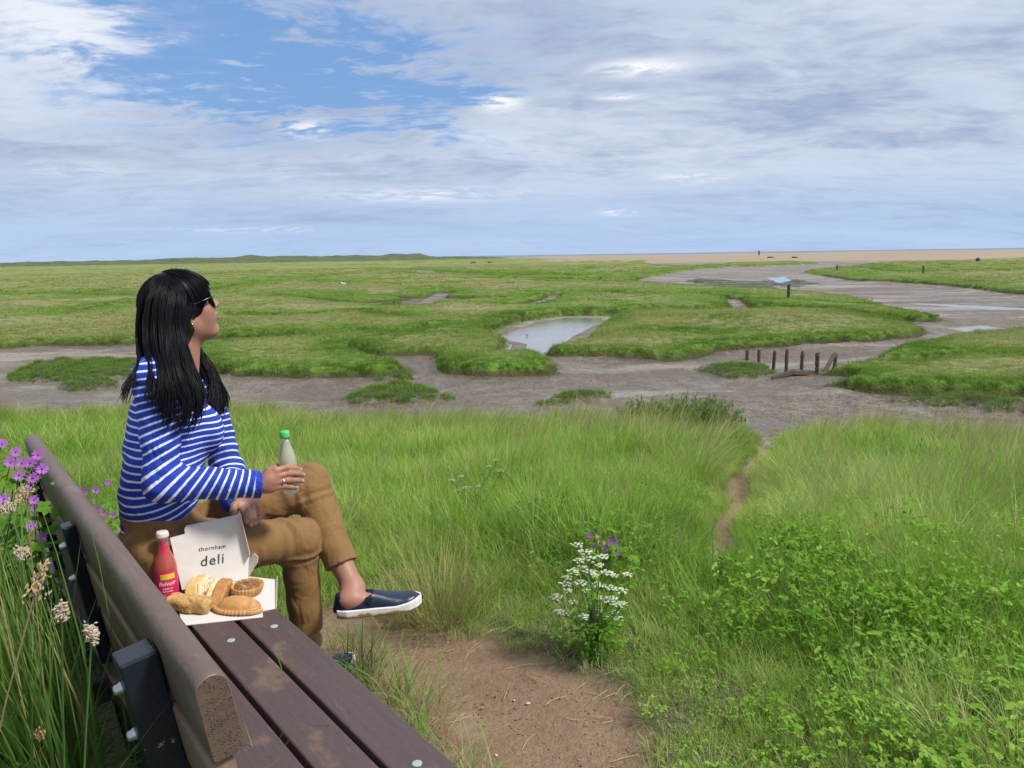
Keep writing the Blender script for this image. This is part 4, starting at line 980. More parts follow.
# ---- foreground bank
FL = PW([(-1500, 450), (-400, 420), (0, 412), (340, 427), (560, 430), (640, 424), (700, 428), (745, 436), (770, 442), (802, 440), (860, 434), (1024, 447), (1700, 500), (2600, 640)], ZM)
fa = np.arctan2(FL[:, 0], FL[:, 1]); fr = np.hypot(FL[:, 0], FL[:, 1])
DIRT = PW([(300, 606), (345, 594), (400, 604), (430, 618), (453, 628), (512, 638), (556, 658), (603, 674), (652, 709), (657, 741), (668, 800), (720, 950), (300, 950), (270, 700)], 0)
def bank_h(X, Y):
    R = np.hypot(X, Y); rf = np.interp(np.arctan2(X, Y), fa, fr); t = np.clip((R-3.4)/(rf-3.4), 0, 1.25); h = ZM*(t*.75+.25*sstep(0, 1, t))
    h = np.where(t > 1, ZM-(t-1)*3, h); rough = sstep(2.5, 4.5, R)
    return h+rough*.07*fbm(X/1.3, Y/1.3, seed=71, o=3)*(t < 1)+.012*fbm(X/.3, Y/.3, seed=72, o=3)
PATH = [(710, 560), (722, 545), (731, 515), (742, 485), (754, 462), (766, 444), (775, 432)]
# find where each path pixel meets the bank
def hit(px_, py_):
    d = ray(px_, py_); t = 2.0
    for _ in range(60):
        q = np.array([0, 0, CAM_H])+d*t; e = q[2]-float(bank_h(q[0:1], q[1:2])[0]); t += e*.8/max(.25, -d[2]*1.0+.3)
    return q
PTH = np.array([hit(*p)[:2] for p in PATH]); PTH = np.concatenate([PTH, PTH[-1:]+(PTH[-1]-PTH[-2])*1.0])
gx = np.arange(-13, 15, .06); gy = np.arange(-2.5, 17.5, .06); X, Y = np.meshgrid(gx, gy, indexing='xy')
dd = polydist(X+.08*fbm(X/.3, Y/.3, seed=81), Y+.08*fbm(X/.3+9, Y/.3, seed=82), DIRT); dp_ = linedist(X+.07*fbm(X/.4, Y/.4, seed=83), Y, PTH)
dirt = sstep(-.06, .08, dd); pth = sstep(.14, .05, dp_)
Z = bank_h(X, Y)-.03*dirt-.06*pth+.010*dirt*fbm(X/.12, Y/.12, seed=84, o=3)
V = np.stack([X, Y, Z], -1).reshape(-1, 3)
def soilmat():
    m, n, b = mat('soil'); g = n.n('ShaderNodeNewGeometry').outputs['Position']; d = n.attr('dirt')
    a = n.noise(g, 5, 6, .65); f = n.noise(g, 55, 5, .7); c = n.mix(n.mr(a, .32, .68), (.200, .130, .076), (.300, .205, .130)); c = n.mix(n.mr(f, .35, .7, 0, .6), c, (.165, .088, .045)); c = n.mix(n.mr(n.noise(g, 3.2, 4), .60, .72, 0, .7), c, (.36, .26, .165))
    sp = n.noise(g, 160, 2); c = n.mix(n.mr(sp, .66, .70, 0, .7), c, (.42, .33, .22))
    gc = n.mix(n.mr(n.noise(g, 60, 4, .7), .4, .6), (.035, .040, .015), (.16, .14, .06)); gc = n.mix(n.mr(n.noise(g, 14, 4), .45, .6, 0, .7), gc, (.07, .10, .025)); c = n.mix(d, gc, c); n.l(c, b.inputs['Base Color']); b.inputs['Roughness'].default_value = .92
    h = n.math('ADD', n.noise(g, 22, 6, .65), n.math('MULTIPLY', f, .5)); n.l(n.bump(h, .025, .8), b.inputs['Normal']); return m
mesh_np('ground', V, gridfaces(*X.shape), soilmat(), attrs={'dirt': np.maximum(dirt, pth*.95).ravel()})['kind'] = 'structure'

# ---- posts of the old breakwater in the mud
def postmat():
    m, n, b = mat('weathered_post'); co = n.coord(); z = n.noise(n.map(co, (9, 9, 1.2)), 4, 5, .65); n.l(n.mix(z, (.045, .032, .022), (.13, .095, .065)), b.inputs['Base Color']); b.inputs['Roughness'].default_value = .9
    n.l(n.bump(z, .02, .8), b.inputs['Normal']); return m
M_POST = postmat()
def post(px_, ytop, ybot, zb=ZM, wpx=4, label='', group=None, lean=0):
    q = onz(px_, ybot, zb); r = np.hypot(q[0], q[1]); hgt = (ybot-ytop)/FPX*r*1.02; w_ = wpx/FPX*r/2
    nn = 12; pts = []; rad = []
    for i in range(nn+1):
        t = i/nn; pts.append((lean*hgt*t+.03*w_*rng.normal(), .03*w_*rng.normal(), -.15+(hgt+.15)*t)); rad.append(w_*(1.0+.08*rng.normal()*(t > .1))*(.82 if i == nn else 1))
    V, F = tube_vf(pts, rad, 9); V = V*np.array([1, 1, 1.0]); V[-9:, 2] += rng.uniform(-.3, .3, 9)*w_
    mb = MB(); mb.add(V, F); o = mb.build('mooring_post' if group is None else 'wooden_post', M_POST, smooth=False); o.location = (q[0], q[1], q[2]); tag(o, label, 'post', group); return o, q, hgt
PL = [(747, 350, 359.5, 'short far-left post of the row, half buried under the grassy bank'), (759, 350.5, 363.5, 'second post from the left in the muddy row, thin and upright'), (773, 352, 370, 'third post from the left in the row, standing at the algae patch'),
      (786, 351, 374.5, 'fourth post from the left, thickened by weed at its foot'), (801, 352.5, 376, 'fifth post from the left, straight, above the pale mud'), (817, 354.5, 378.5, 'thickest and tallest post of the row, second from the right'), (833, 355, 372, 'rightmost post of the row, leaning, with a rail beside it')]
pp = []
for i, (x, a, b, lab) in enumerate(PL): pp.append(post(x, a, b, ZM+.03, 3.2 if i != 5 else 4.0, lab, 'wooden posts standing in the mud', [.0, -.03, .06, .0, .02, -.03, .12][i]))
q1 = onz(822, 373, ZM+.10); q2 = pp[6][1]+np.array([0, -.05, .42]); mb = MB(); V, F = tube_vf(np.array([q1-[0, 0, .1], q1+(q2-q1)*.5+[0, 0, -.02], q2])-q1, [.05, .045, .05], 7); mb.add(V, F)
o = mb.build('broken_rail', M_POST); o.location = q1; tag(o, 'broken slanting timber rail leaning on the rightmost post', 'timber')
V, F = tube_vf(np.array([(-.45, 0, .0), (0, .03, .12), (.45, 0, .08), (.9, .1, .02)]), [.06, .1, .09, .04], 8); mb = MB(); mb.add(V, F); o = mb.build('driftwood', M_POST); o.location = onz(793, 379, ZM+.02); tag(o, 'dark driftwood lying at the foot of the posts', 'driftwood')
post(788.5, 285.5, 296.5, ZM+.45, 3.0, 'lone stout post standing on the green marsh above the channel')
post(837, 265.5, 270, ZM+.4, 1.6, 'tiny distant post at the left end of the far right marsh')
post(923, 267, 274, ZM+.45, 1.5, 'thin distant marker post on the far right marsh')
post(759, 251.2, 255.2, ZM+.8, 1.3, 'tiny marker post far out on the sand bar')
M_ROCK = simple('dark_rock', (.06, .05, .045), .9, .3, 2)
def lump(name, px_, py_, z, wpx, hpx, m, lab, cat_, group=None):
    q = onz(px_, py_, z); r = np.hypot(q[0], q[1]); a, h = wpx/FPX*r/2, hpx/FPX*r
    F = Field((-a*1.4, -a*1.2, -h), (a*1.4, a*1.2, h*1.5), a/9); F.ell((0, 0, 0), (a, a*.6, h), k=.0, disp=lambda X, Y, Z: a*.16*vn3(X*3/a+px_, Y*3/a, Z*3/a)); V, Fq = F.mesh()
    o = mesh_np(name, V, Fq, m); o.location = q; tag(o, lab, cat_, group); return o
lump('rock', 473, 263.5, ZM+.4, 6, 1.6, M_ROCK, 'left one of two dark humps at the edge of the far pale sand', 'rock', 'dark humps on the far sand')
lump('rock', 490, 263.5, ZM+.4, 5, 2.2, M_ROCK, 'right one of two dark humps at the edge of the far pale sand', 'rock', 'dark humps on the far sand')
lump('rock', 771, 258, ZM+.5, 7, 1.4, M_ROCK, 'left dark hump lying on the distant sand bar', 'rock', 'dark humps on the far sand')
lump('rock', 795, 258, ZM+.5, 6, 1.4, M_ROCK, 'right dark hump lying on the distant sand bar', 'rock', 'dark humps on the far sand')
lump('rock', 978, 261, ZM+.5, 4, 3, M_ROCK, 'dark block standing on the far right marsh at the sand edge', 'rock')
def bird(px_, py_, z, wpx, col, lab):
    q = onz(px_, py_, z); r = np.hypot(q[0], q[1]); L = wpx/FPX*r; F = Field((-.8*L, -.4*L, -.1*L), (.8*L, .4*L, .9*L), L/26)
    F.ell((0, 0, .32*L), (.40*L, .16*L, .17*L), k=.05*L); F.cone((.28*L, 0, .40*L), (.40*L, 0, .60*L), .09*L, .08*L, k=.06*L); F.cone((.45*L, 0, .60*L), (.60*L, 0, .57*L), .035*L, .02*L, k=.01*L); F.cone((-.3*L, 0, .34*L), (-.58*L, 0, .33*L), .09*L, .03*L, k=.05*L)
    for s_ in (-1, 1): F.cone((0, s_*.06*L, .2*L), (.02*L, s_*.06*L, -.05*L), .03*L, .03*L, k=.01*L)
    V, Fq = F.mesh(); o = mesh_np('bird', V, Fq, simple('feathers', col, .8, .2, 10)); o.location = q; o.rotation_euler = (0, 0, 2.8); tag(o, lab, 'bird')
bird(343.5, 285.5, ZM+.5, 5.5, (.75, .73, .68), 'small white bird standing far off on the left marsh')
bird(527, 336, ZM-.02, 3, (.04, .04, .045), 'tiny dark bird wading in the pool')
# ------------------------------------------------------------------ vegetation
def grassmat(name, stops, tipc, dry, transl=.35, rough=.55, const=None):
    """stops: colours picked by tone; tipc: tip colour; dry: colour of dry blades"""
    m, n, b = mat(name); nt = m.node_tree
    tone = n.n('ShaderNodeAttribute', attribute_name='tone', attribute_type='INSTANCER').outputs['Fac']; hh = n.attr('h'); rb = n.attr('rnd')
    if const is not None: tv = n.n('ShaderNodeValue'); tv.outputs[0].default_value = const; tone = tv.outputs[0]
    oi = n.n('ShaderNodeObjectInfo').outputs['Random']
    t = n.math('ADD', tone, n.math('MULTIPLY', n.math('SUBTRACT', n.math('ADD', n.math('MULTIPLY', rb, .6), n.math('MULTIPLY', oi, .4)), .5), .55))
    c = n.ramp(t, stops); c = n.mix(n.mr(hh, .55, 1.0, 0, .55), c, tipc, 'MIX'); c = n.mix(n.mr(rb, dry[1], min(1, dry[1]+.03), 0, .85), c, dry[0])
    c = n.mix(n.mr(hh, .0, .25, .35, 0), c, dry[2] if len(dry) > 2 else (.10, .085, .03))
    n.l(c, b.inputs['Base Color']); b.inputs['Roughness'].default_value = rough; b.inputs['Specular IOR Level'].default_value = .14
    tr = n.n('ShaderNodeBsdfTranslucent'); n.l(n.mix(.45, c, (.26, .46, .03)), tr.inputs[0]); mx = n.n('ShaderNodeMixShader'); mx.inputs[0].default_value = transl; out = [x for x in nt.nodes if x.type == 'OUTPUT_MATERIAL'][0]
    n.l(b.outputs[0], mx.inputs[1]); n.l(tr.outputs[0], mx.inputs[2]); n.l(mx.outputs[0], out.inputs[0]); return m
LUSH = [(0.0, (.035, .110, .022)), (.28, (.075, .215, .020)), (.50, (.195, .385, .030)), (.72, (.350, .490, .085)), (1.0, (.56, .58, .27))]
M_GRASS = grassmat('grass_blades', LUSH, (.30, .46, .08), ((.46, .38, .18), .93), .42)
LEAFC = [(0, (.060, .165, .016)), (.5, (.155, .340, .026)), (1, (.290, .450, .060))]
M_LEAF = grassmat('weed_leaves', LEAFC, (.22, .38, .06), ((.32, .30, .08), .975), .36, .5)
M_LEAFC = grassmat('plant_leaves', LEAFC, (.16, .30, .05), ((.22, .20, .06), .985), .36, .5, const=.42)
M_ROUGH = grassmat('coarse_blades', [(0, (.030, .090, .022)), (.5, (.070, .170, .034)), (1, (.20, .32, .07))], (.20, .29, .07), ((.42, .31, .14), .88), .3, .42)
M_STRAWC = grassmat('straw_tuft_blades', [(0, (.20, .22, .07)), (.5, (.33, .31, .12)), (1, (.46, .40, .18))], (.46, .38, .17), ((.40, .31, .14), .6), .3, .6, const=.45)
M_STRAW = grassmat('straw_blades', [(0, (.20, .20, .065)), (.5, (.33, .29, .11)), (1, (.42, .36, .16))], (.46, .38, .17), ((.40, .31, .14), .6), .3, .6)
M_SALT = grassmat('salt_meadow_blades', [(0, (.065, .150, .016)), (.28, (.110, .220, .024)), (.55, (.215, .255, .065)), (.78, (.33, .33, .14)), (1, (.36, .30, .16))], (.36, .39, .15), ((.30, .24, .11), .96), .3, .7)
M_SEED = simple('seed_heads', (.38, .31, .17), .85, .3, 60)

class Tuft:
    def __init__(s): s.V = []; s.F4 = []; s.F3 = []; s.h = []; s.r = []; s.n = 0
    def blade(s, base, ang, L, w, bend, tilt, nseg=4, twist=0, rnd=None, droop=0):
        rnd = rng.uniform() if rnd is None else rnd
        d = np.array([math.cos(ang), math.sin(ang), 0]); side = np.array([-math.sin(ang+twist), math.cos(ang+twist), 0])
        p = np.array(base, float); th = tilt; pts = []
        for i in range(nseg+1):
            t = i/nseg; ww = w*(1-t**1.6)*.5*(.55+.45*min(1, t*4))
            if i == nseg: s.V.append(p.copy()); s.h.append(1.0); s.r.append(rnd)
            else:
                s.V += [p-side*ww, p+side*ww]; s.h += [t, t]; s.r += [rnd, rnd]
            th += (bend+droop*t)/nseg; p = p+(d*math.sin(th)+np.array([0, 0, 1])*math.cos(th))*L/nseg
        for i in range(nseg-1): q = s.n+2*i; s.F4.append((q, q+1, q+3, q+2))
        q = s.n+2*(nseg-1); s.F3.append((q, q+1, q+2)); s.n = len(s.V)
    def leaf(s, p, nrm, ang, L, w, rnd):
        x, y, z = frame_from(nrm); d = x*math.cos(ang)+y*math.sin(ang); e = np.cross(z, d); k = s.n
        out = [(0, 0, 0), (.3, .42, .06), (.3, -.42, .06), (.65, .46, .05), (.65, -.46, .05), (1, 0, -.08), (.5, 0, -.04)]
        for a, b_, c in out: s.V.append(p+d*a*L+e*b_*w+z*c*L); s.h.append(.3+.4*a); s.r.append(rnd)
        s.F3 += [(k, k+6, k+1), (k, k+2, k+6), (k+1, k+6, k+3), (k+2, k+4, k+6), (k+3, k+6, k+5), (k+4, k+5, k+6)]; s.n = len(s.V)
    def obj(s, name, m):
        return mesh_np(name, np.array(s.V), [np.array(s.F4).reshape(-1, 4), np.array(s.F3).reshape(-1, 3)], m, attrs={'h': np.array(s.h), 'rnd': np.array(s.r)}, linkit=False, smooth=True)
def tuft(kind):
    t = Tuft(); U = rng.uniform
    if kind == 'fine':
        for i in range(30): a = U(0, 6.28); r = .07*math.sqrt(U()); t.blade((r*math.cos(a), r*math.sin(a), -.02), a+U(-1.2, 1.2), U(.18, .42), U(.0030, .0062), U(.2, 1.2), U(.02, .35), 4, U(-.8, .8))
    if kind == 'mid':       # the same grass further off: broader leaves in tighter clumps
        for i in range(26): a = U(0, 6.28); r = .07*math.sqrt(U()); t.blade((r*math.cos(a), r*math.sin(a), -.02), a+U(-.9, .9), U(.20, .44), U(.005, .0095), U(.3, 1.3), U(.02, .4), 4, U(-.8, .8))
    if kind == 'midwind':
        for i in range(24): a = U(0, 6.28); r = .08*math.sqrt(U()); t.blade((r*math.cos(a), r*math.sin(a), -.02), U(-.9, .7), U(.30, .52), U(.005, .0085), U(.7, 1.5), U(.0, .3), 5, U(-.8, .8))
        for i in range(5): a = U(0, 6.28); r = .08*math.sqrt(U()); t.blade((r*math.cos(a), r*math.sin(a), 0), U(-.9, .7), U(.42, .6), .010, U(.3, .9), U(.0, .2), 5, U(-.8, .8), rnd=.97)
    if kind == 'short':
        for i in range(40): a = U(0, 6.28); r = .10*math.sqrt(U()); t.blade((r*math.cos(a), r*math.sin(a), -.01), U(0, 6.28), U(.07, .20), U(.0025, .0045), U(.3, 1.3), U(.05, .6), 3, U(-.8, .8))
    if kind == 'wind':      # long silky grass laid over by the wind
        for i in range(34): a = U(0, 6.28); r = .09*math.sqrt(U()); t.blade((r*math.cos(a), r*math.sin(a), -.02), U(-.9, .7), U(.30, .52), U(.0026, .0046), U(.7, 1.5), U(.0, .3), 5, U(-.8, .8))
        for i in range(5): a = U(0, 6.28); r = .08*math.sqrt(U()); t.blade((r*math.cos(a), r*math.sin(a), 0), U(-.9, .7), U(.42, .6), .006, U(.3, .9), U(.0, .2), 5, U(-.8, .8), rnd=.97)
    if kind == 'coarse':
        for i in range(22): a = U(0, 6.28); r = .08*math.sqrt(U()); t.blade((r*math.cos(a), r*math.sin(a), -.02), U(0, 6.28), U(.28, .55), U(.004, .0085), U(.5, 1.7), U(.05, .5), 6, U(-.6, .6), droop=.6)
    if kind == 'tall':
        for i in range(24): a = U(0, 6.28); r = .10*math.sqrt(U()); t.blade((r*math.cos(a), r*math.sin(a), -.02), U(0, 6.28), U(.45, .95), U(.004, .0095), U(.4, 1.6), U(.03, .45), 7, U(-.6, .6), droop=.7)
        for i in range(4): a = U(0, 6.28); t.blade((0, 0, 0), a, U(.5, .9), .003, U(.3, .9), U(.1, .4), 6, rnd=.97)
    if kind == 'bush':
        for i in range(9):
            a = U(0, 6.28); th = U(.05, .45); Ls = U(.35, .72); rr = U(); b0 = np.array([.04*math.cos(a), .04*math.sin(a), 0]); d = np.array([math.cos(a)*math.sin(th), math.sin(a)*math.sin(th), math.cos(th)]); t.blade(b0, a, Ls, .005, .1, th, 3, rnd=rr)
            for k in range(15):
                p = b0+d*Ls*U(.25, 1)+rng.normal(size=3)*.03; a0 = U(0, 6.28); nn = np.array([U(-.9, .9), U(-.9, .9), 1]); rr2 = U()
                for q in range(4): t.leaf(p, nn, a0+q*1.1, U(.018, .034), U(.012, .024), rr2)
    if kind == 'reed':
        for i in range(16): a = U(0, 6.28); r = .06*math.sqrt(U()); t.blade((r*math.cos(a), r*math.sin(a), -.02), U(-1.3, 1.3), U(.50, .82), U(.005, .0095), U(.1, .8), U(.0, .10), 7, U(-.6, .6), droop=.35)
    if kind == 'leafy':
        for i in range(26):
            a = U(0, 6.28); r = .11*math.sqrt(U()); h = U(.04, .17); p = np.array([r*math.cos(a), r*math.sin(a), h]); rr = U()
            t.blade((r*.8*math.cos(a), r*.8*math.sin(a), -.02), a, h*1.05, .003, .1, .1, 2, rnd=rr)
            for k in range(3): t.leaf(p, np.array([U(-.9, .9), U(-.9, .9), 1]), a+k*2.1+U(-.3, .3), U(.012, .026), U(.008, .016), rr)
    if kind == 'round':
        for i in range(16):
            a = U(0, 6.28); r = .12*math.sqrt(U()); h = U(.05, .2); p = np.array([r*math.cos(a), r*math.sin(a), h]); rr = U(); t.blade((r*.7*math.cos(a), r*.7*math.sin(a), -.02), a, h*1.05, .0035, .1, .1, 2, rnd=rr)
            for k in range(5): t.leaf(p, np.array([U(-.5, .5), U(-.5, .5), 1]), a+k*1.256, U(.014, .024), U(.014, .022), rr)
    if kind == 'salt':
        for i in range(46): a = U(0, 6.28); r = .16*math.sqrt(U()); t.blade((r*math.cos(a), r*math.sin(a), -.03), U(0, 6.28), U(.10, .24), U(.007, .013), U(.3, 1.2), U(.05, .5), 3, U(-.8, .8))
    if kind == 'saltbig':
        for i in range(46): a = U(0, 6.28); r = .42*math.sqrt(U()); t.blade((r*math.cos(a), r*math.sin(a), -.05), U(0, 6.28), U(.14, .34), U(.03, .06), U(.3, 1.2), U(.05, .6), 2, U(-.8, .8))
    if kind == 'straw':
        for i in range(40): a = U(0, 6.28); r = .07*math.sqrt(U()); t.blade((r*math.cos(a), r*math.sin(a), -.02), a+U(-.6, .6), U(.22, .5), U(.0018, .0034), U(.2, .9), U(.02, .35), 5, U(-.8, .8))
    return t
PROTO = {}
def protos(kind, m, n=4):
    c = bpy.data.collections.new(kind+'_tufts')
    for i in range(n): c.objects.link(tuft(kind).obj('grass_tuft', m))
    PROTO[kind] = c; return c
def scatter(name, coll, pts, rot, scl, tone, kind='stuff', tilt=None, parent=None):
    n = len(pts); me = bpy.data.meshes.new(name); me.vertices.add(n); me.vertices.foreach_set('co', np.asarray(pts, np.float32).ravel())
    R = np.zeros((n, 3), np.float32); R[:, 2] = rot
    if tilt is not None: R[:, 0] = tilt[0]; R[:, 1] = tilt[1]
    for nm, ty, arr, key in (('rot', 'FLOAT_VECTOR', R, 'vector'), ('scl', 'FLOAT', np.asarray(scl, np.float32), 'value'), ('tone', 'FLOAT', np.asarray(tone, np.float32), 'value')):
        a = me.attributes.new(nm, ty, 'POINT'); a.data.foreach_set(key, arr.ravel())
    o = bpy.data.objects.new(name, me); link(o, parent)
    g = bpy.data.node_groups.new(name+'_scatter', 'GeometryNodeTree'); g.interface.new_socket('Geometry', in_out='INPUT', socket_type='NodeSocketGeometry'); g.interface.new_socket('Geometry', in_out='OUTPUT', socket_type='NodeSocketGeometry')
    N = g.nodes.new; L = g.links.new; gi = N('NodeGroupInput'); go = N('NodeGroupOutput'); mp = N('GeometryNodeMeshToPoints'); ip = N('GeometryNodeInstanceOnPoints'); ci = N('GeometryNodeCollectionInfo')
    ci.inputs['Collection'].default_value = coll; ci.inputs['Separate Children'].default_value = True; ci.inputs['Reset Children'].default_value = True
    def at(nm, ty): q = N('GeometryNodeInputNamedAttribute'); q.data_type = ty; q.inputs[0].default_value = nm; return q.outputs[0]
    L(gi.outputs[0], mp.inputs[0]); L(mp.outputs[0], ip.inputs['Points']); L(ci.outputs[0], ip.inputs['Instance']); ip.inputs['Pick Instance'].default_value = True
    e2r = N('FunctionNodeEulerToRotation'); L(at('rot', 'FLOAT_VECTOR'), e2r.inputs[0]); L(e2r.outputs[0], ip.inputs['Rotation']); L(at('scl', 'FLOAT'), ip.inputs['Scale'])
    rv = N('FunctionNodeRandomValue'); rv.data_type = 'INT'; rv.inputs[4].default_value = 0; rv.inputs[5].default_value = len(coll.objects)-1; L(rv.outputs[2], ip.inputs['Instance Index']); L(ip.outputs[0], go.inputs[0])
    md = o.modifiers.new('scatter', 'NODES'); md.node_group = g
    o['kind'] = kind; return o
for k, m, n in (('fine', M_GRASS, 6), ('mid', M_GRASS, 6), ('midwind', M_GRASS, 6), ('short', M_GRASS, 4), ('wind', M_GRASS, 5), ('coarse', M_ROUGH, 5), ('tall', M_ROUGH, 5), ('reed', M_ROUGH, 5), ('leafy', M_LEAF, 4), ('round', M_LEAF, 3), ('bush', M_LEAF, 4), ('salt', M_SALT, 4), ('saltbig', M_SALT, 3), ('straw', M_STRAW, 4)): protos(k, m, n)

# ---- where things grow on the bank
def world_o(X, Y): return X*BW[0]+Y*BW[1]
def world_s(X, Y): return X*BU[0]+Y*BU[1]
def sample(n, rmin, rmax, amin, amax, pw=1.0):
    u_ = rng.uniform(size=n); r = np.sqrt(rmin**2+(rmax**2-rmin**2)*u_**pw); a = np.radians(rng.uniform(amin, amax, n)); return r*np.sin(a), r*np.cos(a)
def density_ok(X, Y, soft=.10):
    dd = polydist(X+.10*fbm(X/.25, Y/.25, seed=81), Y+.10*fbm(X/.25+9, Y/.25, seed=82), DIRT); dp_ = linedist(X+.07*fbm(X/.4, Y/.4, seed=83), Y, PTH)
    o_, s_ = world_o(X, Y), world_s(X, Y); R = np.hypot(X, Y); rf = np.interp(np.arctan2(X, Y), fa, fr)
    onbench = (o_ > .17) & (o_ < .76) & (s_ > .85) & (s_ < 2.85)
    legs = (o_ > .70) & (o_ < 1.15) & (s_ > 2.0) & (s_ < 2.45)
    cam_ = np.hypot(X, Y) < .55
    return (dd < -soft*rng.uniform(0, 1.2, len(X))+.05) & (dp_ > .03+.06*rng.uniform(size=len(X))) & ~onbench & ~legs & ~cam_ & (R < rf*1.005), dd, dp_, rf, R
def heightmod(dd, dp_): return np.clip(.5+.5*sstep(0, -.9, dd), 0, 1)*np.clip(.40+.60*sstep(.05, .45, dp_), 0, 1)
def pixel(X, Y, Z=0):      # rough azimuth / distance helpers for patches of one kind of plant
    return np.degrees(np.arctan2(X, Y)), np.hypot(X, Y)
def grow(name, kind, n, rmin, rmax, amin, amax, prob, scl, tone, pw=1.0, rot=None):
    X, Y = sample(n, rmin, rmax, amin, amax, pw); ok, dd, dp_, rf, R = density_ok(X, Y); az = np.degrees(np.arctan2(X, Y))
    ok &= rng.uniform(size=n) < prob(X, Y, az, R, dd); X, Y, dd, dp_, az, R, rf = [q[ok] for q in (X, Y, dd, dp_, az, R, rf)]
    Zb = bank_h(X, Y); s_ = scl(X, Y, az, R)*heightmod(dd, dp_)*rng.uniform(.75, 1.2, len(X)); s_ = s_*(1+.45*fbm(X/.7, Y/.7, seed=93, o=3)); tn = tone(X, Y, az, R)+.45*fbm(X/.9, Y/.9, seed=91, o=4)+.17*rng.normal(size=len(X))
    r_ = rng.uniform(0, 6.28, len(X)) if rot is None else rng.normal(rot, .45, len(X))
    return scatter(name, PROTO[kind], np.stack([X, Y, Zb-.01], 1), r_, s_, np.clip(tn, 0, 1), tilt=(rng.normal(0, .10, len(X)), rng.normal(0, .10, len(X))))
one = lambda *a: 1.0
# silky = windswept grass on the upper slope; near = greener and leafier towards the viewer's right
def silky(X, Y, az, R): return sstep(-.15, .25, fbm(X/1.6, Y/1.6, seed=101, o=3)+.35*sstep(3.5, 6, R)-.2)
def leafz(X, Y, az, R): return sstep(3.5, 2.5, R+2.2*fbm(X/.45, Y/.45, seed=103, o=3))*sstep(4, 14, az)*.45
grow('grass', 'fine', 10000, 1.2, 7.5, -48, 48, lambda X, Y, az, R, dd: 1-.35*leafz(X, Y, az, R), lambda X, Y, az, R: .72+.25*silky(X, Y, az, R), lambda X, Y, az, R: .64+.10*silky(X, Y, az, R)-.06*sstep(5, 8, R))
grow('grass', 'wind', 1300, 3.0, 6.5, -45, 45, lambda X, Y, az, R, dd: .15+.85*silky(X, Y, az, R), lambda X, Y, az, R: .8+0*R, lambda X, Y, az, R: .60+.20*silky(X, Y, az, R), rot=.1)
grow('grass', 'midwind', 5200, 5.5, 15, -45, 45, lambda X, Y, az, R, dd: .25+.75*silky(X, Y, az, R), lambda X, Y, az, R: .55+.45*silky(X, Y, az, R)*.9+.0*R, lambda X, Y, az, R: .46+.30*silky(X, Y, az, R), rot=.1)
grow('grass', 'mid', 8500, 5.6, 15, -46, 46, lambda X, Y, az, R, dd: one(), lambda X, Y, az, R: .85+0*R, lambda X, Y, az, R: .58+.12*silky(X, Y, az, R)+.05*sstep(9, 12, R))
grow('grass', 'short', 9500, 1.2, 5.5, -30, 48, lambda X, Y, az, R, dd: one(), lambda X, Y, az, R: .9+0*R, lambda X, Y, az, R: .66+0*R)
grow('ground_cover', 'leafy', 1900, 1.3, 5.2, 2, 48, lambda X, Y, az, R, dd: .12+.88*leafz(X, Y, az, R), lambda X, Y, az, R: 1.05+0*R, lambda X, Y, az, R: .74+0*R)
grow('ground_cover', 'round', 420, 1.3, 4.2, 6, 48, lambda X, Y, az, R, dd: leafz(X, Y, az, R)*sstep(0, .3, fbm(X/.7, Y/.7, seed=105)), lambda X, Y, az, R: 1.05+0*R, lambda X, Y, az, R: .5+0*R)
grow('dry_grass', 'straw', 1100, 1.6, 9, -20, 45, lambda X, Y, az, R, dd: .12+.6*sstep(-.5, -.05, dd)*(dd < .1), lambda X, Y, az, R: .6+0*R, lambda X, Y, az, R: .5+0*R)
# behind the bench: rank coarse grass
def leftgrow(name, kind, n, sc, tn, zoff=0, omax=.12):
    X = rng.uniform(-3.2, .1, n); Y = rng.uniform(.15, 4.2, n); o_ = world_o(X, Y); ok = (o_ < omax-.04*rng.uniform(size=n)) & (np.hypot(X, Y) > .55); X, Y, o_ = X[ok], Y[ok], o_[ok]
    s_ = sc*rng.uniform(.7, 1.25, len(X))*np.clip(.6+.5*sstep(.5, 1.4, np.hypot(X, Y)), 0, 1); return scatter(name, PROTO[kind], np.stack([X, Y, bank_h(X, Y)+zoff], 1), rng.uniform(0, 6.28, len(X)), s_, np.clip(tn+.2*rng.normal(size=len(X)), 0, 1), tilt=(rng.normal(0, .2, len(X)), rng.normal(0, .2, len(X))))
leftgrow('grass', 'tall', 900, .95, .50, 0, -.22); leftgrow('grass', 'coarse', 700, 1.15, .48); leftgrow('grass', 'fine', 1300, 1.35, .38); leftgrow('ground_cover', 'leafy', 350, 1.1, .30); leftgrow('grass', 'coarse', 500, 1.15, .5, 0, -.05); leftgrow('dry_grass', 'straw', 260, .9, .4)
def fringe(name, kind, n, sc, tn, s0, s1, o0, o1):
    s_ = rng.uniform(s0, s1, n); o_ = rng.uniform(o0, o1, n); X = s_*BU[0]+o_*BW[0]; Y = s_*BU[1]+o_*BW[1]
    return scatter(name, PROTO[kind], np.stack([X, Y, bank_h(X, Y)], 1), rng.normal(BA+math.pi, .35, n) if kind == 'reed' else rng.uniform(0, 6.28, n), sc*rng.uniform(.75, 1.15, n), np.clip(tn+.15*rng.normal(size=n), 0, 1), tilt=(rng.normal(0, .05, n), rng.normal(0, .05, n)))
